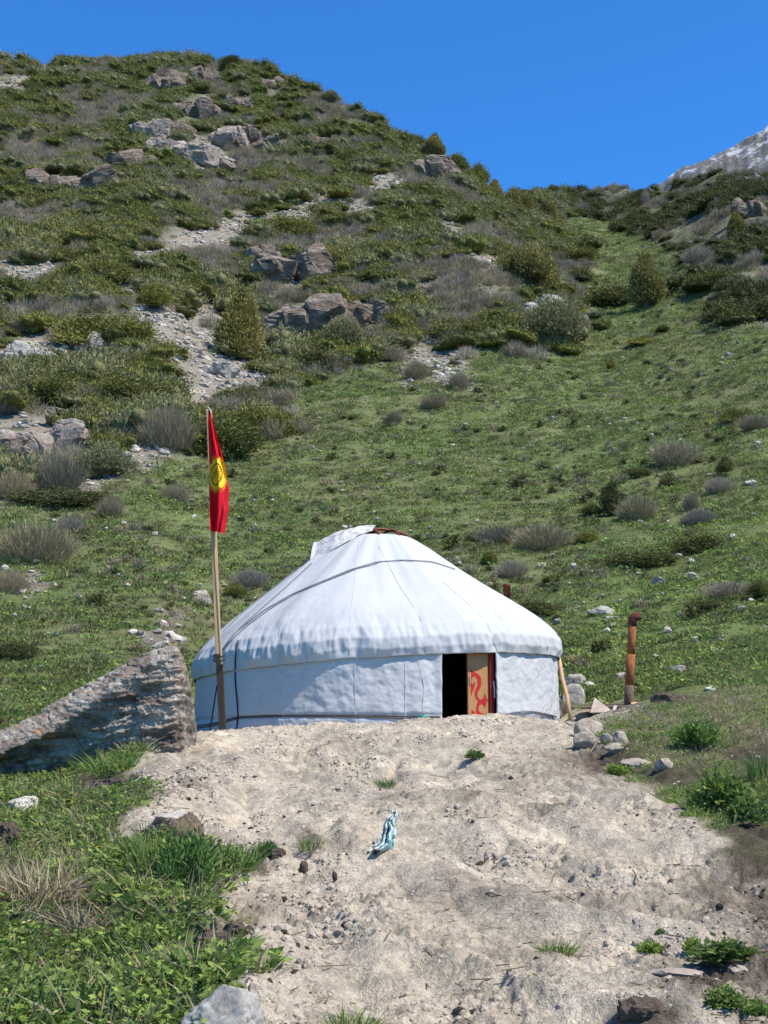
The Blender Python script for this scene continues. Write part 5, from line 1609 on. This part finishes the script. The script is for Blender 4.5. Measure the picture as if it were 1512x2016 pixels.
# ------------------------------------------------------------------ meadow tufts
g = np.random.default_rng(22)
X, Y, D = sector(245000, 19.5, 150, -.46, .46, g, 1.15)
Z = height(X, Y); u, v = project(X, Y, Z)
sand, soil, dry, mead, scree, bright = cover(X, Y, Z)
T1 = fbm(X / 1.4, Y / 1.4, 3, 521); T2 = fbm(X / 6, Y / 6, 3, 523)
p = np.where(D > 24, .25 + .75 * mead, 1 - sand) * (1 - .85 * scree) * (1 - .8 * soil) * np.clip(.68 + 1.2 * T1, .2, 1)
p *= np.hypot(X - YX, Y - YY) > 3.0
p *= (((X - PITX + .2) / 1.35) ** 2 + ((Y - PITY + .75) / 1.25) ** 2) > 1.0
k = keep(X, Y, p * .8, g)
X, Y, Z, D, T1, T2, bright = (q[k] for q in (X, Y, Z, D, T1, T2, bright))
n = len(X)
r1 = g.uniform(0, 1, n)
dull = .45 - .25 * bright - .35 * T2
idx = np.where(r1 < dull, 3 + g.integers(0, 2, n), np.where(g.uniform(0, 1, n) < .04 + .05 * (1 - bright), 5, g.integers(0, 3, n)))
sc = g.uniform(.4, 1.15, n) * (1 + D / 160)
mp = [tuft_mesh("tuft0", M['grass'], 46, .085, .024, .19, 1, 1.2), tuft_mesh("tuft1", M['grass'], 42, .065, .026, .2, 2, 1.5), herb_mesh("tuft2", M['grass'], 32, .06, .034, .06, .15, 3),
      tuft_mesh("tuft3", M['tussock'], 54, .10, .016, .15, 4, 1.1), tuft_mesh("tuft4", M['tussock'], 50, .08, .018, .17, 5, 1.4), tuft_mesh("tuft5", M['straw'], 16, .16, .009, .08, 6, .7)]
scatter("meadow_grass", X, Y, Z - .005, sc, idx, mp, "short mottled grass and herbs of the mountain meadow", .12, None, 2)
# small twiggy cushions dotted over the meadow
g = np.random.default_rng(23)
X, Y, D = sector(22000, 24, 130, -.37, .37, g, 1.4)
Z = height(X, Y); sand, soil, dry, mead, scree, bright = cover(X, Y, Z)
T2 = fbm(X / 4, Y / 4, 3, 531)
k = keep(X, Y, .8 * mead * (1 - .75 * bright) * np.clip(.3 + 1.3 * T2, .06, 1), g) & (np.hypot(X - YX, Y - YY) > 3.2)
X, Y, Z = X[k], Y[k], Z[k]; n = len(X)
scatter("cushion_undergrowth", X, Y, Z - .01, g.uniform(.15, .5, n) * g.uniform(.6, 1.1, n), g.integers(0, 4, n), [twig_plant("cu0", M['twig'], 1, .55, 260, 151, .03), twig_plant("cu1", M['twig'], 1, .6, 260, 152, .03), dome_plant("cu2", M['dark_juniper'], 1, .5, 5, 240, .16, .07, 153, 'dome'), dome_plant("cu3", M['tussock'], 1, .4, 5, 260, .2, .05, 154, 'dome', 1.0)],
        "small dark cushion plants dotted over the meadow", .15, None, 3)

# ------------------------------------------------------------------ loose stones: scree and specks on the meadow
g = np.random.default_rng(24)
X, Y, D = sector(90000, 23, 150, -.37, .37, g, 1.4)
Z = height(X, Y); sand, soil, dry, mead, scree, bright = cover(X, Y, Z)
k = keep(X, Y, np.clip(scree * .8 + .05 * (1 - mead) + .035 * mead, 0, 1), g) & (np.hypot(X - YX, Y - YY) > 3.2)
X, Y, Z, D, scree = X[k], Y[k], Z[k], D[k], scree[k]; n = len(X)
sc = .03 + .085 * g.uniform(0, 1, n) ** 2.5 * (1 + 1.6 * scree) + .0005 * D
lp = [lump_mesh("lump%d" % q, M[['scree', 'pale', 'pale', 'stone'][q]], 160 + q, .55, .3, 1, True) for q in range(4)]
scatter("scree_gravel", X, Y, Z + .04 * (1 - scree), sc, g.integers(0, 4, n), lp, "loose grey stones of the scree and specks on the meadow", .3, None, 4)

# ------------------------------------------------------------------ foreground plants
g = np.random.default_rng(25)
X, Y, D = sector(125000, 4.6, 25, -.58, .58, g, 1.35)
Z0 = height(X, Y); sand, soil, dry, mead, scree, bright = cover(X, Y, Z0)
T1 = fbm(X / .45, Y / .45, 3, 541); T2 = fbm(X / 1.5, Y / 1.5, 3, 543)
bare = np.maximum(sand, soil * 1.0)
p = smooth(.55, .2, bare) * np.clip(.75 + .9 * T1, .1, 1) * (1 - .25 * dry)
p *= np.hypot(X - YX, Y - YY) > 3.9
p *= (((X - PITX + .2) / 1.35) ** 2 + ((Y - PITY + .75) / 1.25) ** 2) > 1.0
k = keep(X, Y, p * .85, g)
X, Y, D, dry, T1, T2 = (q[k] for q in (X, Y, D, dry, T1, T2)); n = len(X)
Z = full_height(X, Y)
r1 = g.uniform(0, 1, n)
straw = r1 < (.15 + .6 * dry + .12 * (X > 0))
leafy = (T2 + .32 * (X < 0) + g.normal(size=n) * .2) > -.05
idx = np.where(straw, 6 + g.integers(0, 2, n), np.where(leafy, g.integers(0, 3, n), 3 + g.integers(0, 3, n)))
sc = g.uniform(.55, 1.3, n) * np.where(X > 1.2, .62, 1.0) * smooth(19, 14, D * (X < 0)).clip(.5, 1)
fp = [herb_mesh("h0", M['lush'], 34, .034, .015, .085, .08, 171), herb_mesh("h1", M['lush'], 38, .028, .012, .10, .09, 172), herb_mesh("h2", M['lush'], 16, .055, .026, .07, .08, 173),
      tuft_mesh("h3", M['lush'], 20, .11, .0085, .06, 174, .8), tuft_mesh("h4", M['grass'], 24, .09, .0075, .07, 175, 1.0), tuft_mesh("h5", M['bluegrass'], 20, .12, .0085, .06, 176, .8),
      tuft_mesh("h6", M['straw'], 16, .17, .0055, .08, 177, 1.3), tuft_mesh("h7", M['straw'], 14, .11, .006, .10, 178, 2.2)]
scatter("lush_grass", X, Y, Z - .004, sc, idx, fp, "lush green grass, herbs and dry straw on both sides of the bare earth", .18, None, 5)

# crumbly clods and crumbs on the bare earth
g = np.random.default_rng(26)
X, Y, D = sector(130000, 4.8, 19.5, -.36, .36, g, 1.3)
Z0 = height(X, Y); sand, soil, dry, mead, scree, bright = cover(X, Y, Z0)
T1 = fbm(X / .7, Y / .7, 3, 551); cu_, cv_ = project(X, Y, Z0); T1 = T1 + .55 * sample_map(M_CLOD, cu_, cv_) - .08
k = keep(X, Y, np.clip(np.maximum(sand, soil), 0, 1) * smooth(-.1, .45, T1) * .8 + .02, g) & (np.hypot(X - YX, Y - YY) > 2.9)
X, Y, soil, T1, D = X[k], Y[k], soil[k], T1[k], D[k]; n = len(X)
Z = full_height(X, Y)
sc = .005 + .022 * g.uniform(0, 1, n) ** 3.5 * (.8 + .8 * np.clip(T1, 0, 1)) + .0003 * D
dark = g.uniform(0, 1, n) < (.05 + .8 * soil)
cp = [lump_mesh("cl%d" % q, M['clod' if q < 3 else 'soil'], 190 + q, .75, .45, 1) for q in range(5)]
scatter("earth_crumbs", X, Y, Z - sc * .35, sc, np.where(dark, 3 + g.integers(0, 2, n), g.integers(0, 3, n)), cp, "dry clods and crumbs of the trodden sandy earth", .4, None, 6)
# fine litter: straws and twigs lying on the earth
g = np.random.default_rng(27)
X, Y, D = sector(800, 4.8, 18.5, -.36, .36, g, 1.3)
k = np.hypot(X - YX, Y - YY) > 2.9; X, Y = X[k], Y[k]; n = len(X); Z = full_height(X, Y)
def stick_mesh(name, m_, ln, seed):
    r = np.random.default_rng(seed); pts = [(ln * (t - .5), .02 * ln * math.sin(t * 5 + seed), .004 + .03 * ln * t) for t in np.linspace(0, 1, 5)]
    V, F = tube(pts, .0028, 4); o = mesh_obj(name, V, F, m_, link=False); return o.data
sp3 = [stick_mesh("st0", M['straw'], .16, 1), stick_mesh("st1", M['straw'], .10, 2), stick_mesh("st2", M['bark'], .07, 3), stick_mesh("st3", M['straw'], .12, 4)]
scatter("straw_litter", X, Y, Z + .002, g.uniform(.4, 1.3, n) , g.integers(0, 4, n), sp3, "dry straws and twigs lying about on the earth", .12, None, 7)

# ------------------------------------------------------------------ foreground plants one can point at
FPL = [  # u, v foot, width, height px, kind, label
    (365, 1760, 150, 120, 'feather', "dark green feathery clump in front of the brown soil-caked stone"),
    (300, 1735, 110, 110, 'grassy', "tall grass tuft left of the dark feathery clump"),
    (460, 1720, 110, 70, 'grassy', "thin grass tuft beside the dark feathery clump on the bare earth"),
    (1378, 1485, 100, 72, 'feather', "dense dark green bush on the grassy bank at right"),
    (1435, 1610, 130, 90, 'leafy', "large leafy green plant at the right edge above the dark soil"),
    (1480, 1630, 80, 70, 'leafy', "leafy green plant cut by the right edge beside the larger one"),
    (1500, 1540, 60, 70, 'grassy', "grass clump at the right edge above the leafy plant"),
    (935, 1495, 42, 22, 'leafy', "small bright green tuft alone near the crest of the bare earth"),
    (760, 1550, 40, 24, 'grassy', "sparse grass tuft above the feed bag"),
    (610, 1680, 46, 44, 'grassy', "scraggly weed on the bare earth left of the feed bag"),
    (525, 1690, 54, 36, 'feather', "grey-green feathery weed beside the small dark sod"),
    (1285, 1880, 60, 30, 'leafy', "small bright green weed on the bare earth at lower right"),
    (1302, 1840, 20, 16, 'leafy', "tiny green sprig above the bright green weed"),
    (1365, 1880, 40, 40, 'leafy', "small pale green weed right of the bright green weed"),
    (1440, 1905, 130, 56, 'leafy', "wide low green plant at lower right above the flat tan stone"),
    (1435, 1990, 90, 50, 'leafy', "dark leafy plant at the bottom right corner"),
    (1490, 2005, 60, 40, 'leafy', "leafy plant cut by the right edge at the bottom"),
    (1100, 1880, 70, 34, 'grassy', "worn grass tuft in the middle of the bare earth"),
    (1220, 1530, 60, 30, 'leafy', "low green weed at the edge of the dark soil on the right"),
    (1190, 1400, 40, 14, 'grassy', None),
    (215, 1530, 90, 60, 'grassy', "grass tuft growing on the dark sod beside the boulder"),
    (60, 1790, 170, 110, 'dry', "big dry straw tussock at the left edge"),
    (170, 1850, 150, 80, 'dry', "drooping dry straw tussock right of the big one"),
    (690, 2040, 110, 60, 'grassy', "grass tips at the bottom edge of the bare earth"),
    (1480, 1600, 10, 10, 'leafy', None),
    (1330, 1338, 90, 40, 'broad', "broad-leaved plant with yellow flowers on the bank above the planks"),
]
def feather_proto(k): return dome_plant("plant", M['bluegrass'], 1, 1, 8, 2600, .13, .03, 210 + k, 'dome', .9, .35, jitter=.25)
def leafy_proto(k): return dome_plant("plant", M['lush'], 1, 1, 8, 900, .16, .085, 220 + k, 'dome', .5, .3, jitter=.25)
def grassy_proto(k): return tuft_mesh("plant", M['bluegrass' if k == 0 else 'lush'], 150, 1.0, .028, .38, 230 + k, .55, .3)
def dry_proto(k): return tuft_mesh("plant", M['straw'], 420, .95, .016, .36, 240 + k, 1.1, .6)
def broad_proto(k): return herb_mesh("plant", M['lush'], 60, .30, .11, .5, .42, 250 + k, .8)
PF = {'feather': feather_proto, 'leafy': leafy_proto, 'grassy': grassy_proto, 'dry': dry_proto, 'broad': broad_proto}
for i, (u, v, w, h, kind, lab) in enumerate(FPL):
    if lab is None: continue
    p, wm, hm, d = place_px(u, v, w, h)
    me = proto((kind, i % 2), lambda: PF[kind](i % 2))
    o = bpy.data.objects.new("grass_tussock" if kind in ('grassy', 'dry') else "weed", me); COL.objects.link(o)
    o.location = p + Vector((0, wm * .2, -.01)); o.scale = (wm, wm * .8, hm); o.rotation_euler = (0, 0, i * 1.3)
    tag(o, lab, "grass" if kind in ('grassy', 'dry') else "plant", "single plants in the foreground")

# yellow flowers
FLW = [(388, 1895, "yellow flower beside the large dark sod at lower left"), (194, 1668, "single yellow flower in the middle of the left grass"), (138, 1575, "yellow flower nearest the boulder's dark foot"), (146, 1565, "yellow flower topping the little group by the boulder"), (152, 1572, "yellow flower at the right of the little group by the boulder"), (140, 1583, "yellow flower lowest in the little group by the boulder"),
       (62, 1560, "yellow flower left of the little group by the boulder"), (52, 1606, "yellow flower under the pale flat stone at left"), (60, 1608, "second yellow flower under the pale flat stone at left"), (226, 1458, "orange-yellow flower growing in front of the boulder")]
pet = []
for k in range(9):
    a = k * 2 * math.pi / 9
    pet.append((math.cos(a), math.sin(a)))
for u, v, lab in FLW:
    p, wm, hm, d = place_px(u, v + 22, 11, 10)
    root = empty("yellow_flower", p); tag(root, lab, "flower", "yellow flowers in the grass")
    top = at_depth(u, v, p.y) - p
    V, F = tube([(0, 0, -.01), (top.x * .4, 0, top.z * .6), tuple(top)], .003, 4); mesh_obj("stem", V, F, M['lush'], root)
    r0 = wm * .55; V = []; F = []
    for (c_, s_) in pet:
        b0 = len(V); t_ = Vector((-s_, c_, 0)) * r0 * .36; o_ = Vector((c_, s_, .0)) * r0
        V += [top, top + o_ * .6 - t_ + Vector((0, -.2 * r0, .25 * r0)), top + o_ + Vector((0, -.2 * r0, .3 * r0)), top + o_ * .6 + t_ + Vector((0, -.2 * r0, .25 * r0))]; F.append((b0, b0 + 1, b0 + 2, b0 + 3))
    mesh_obj("petals", V, F, M['yellow'], root)
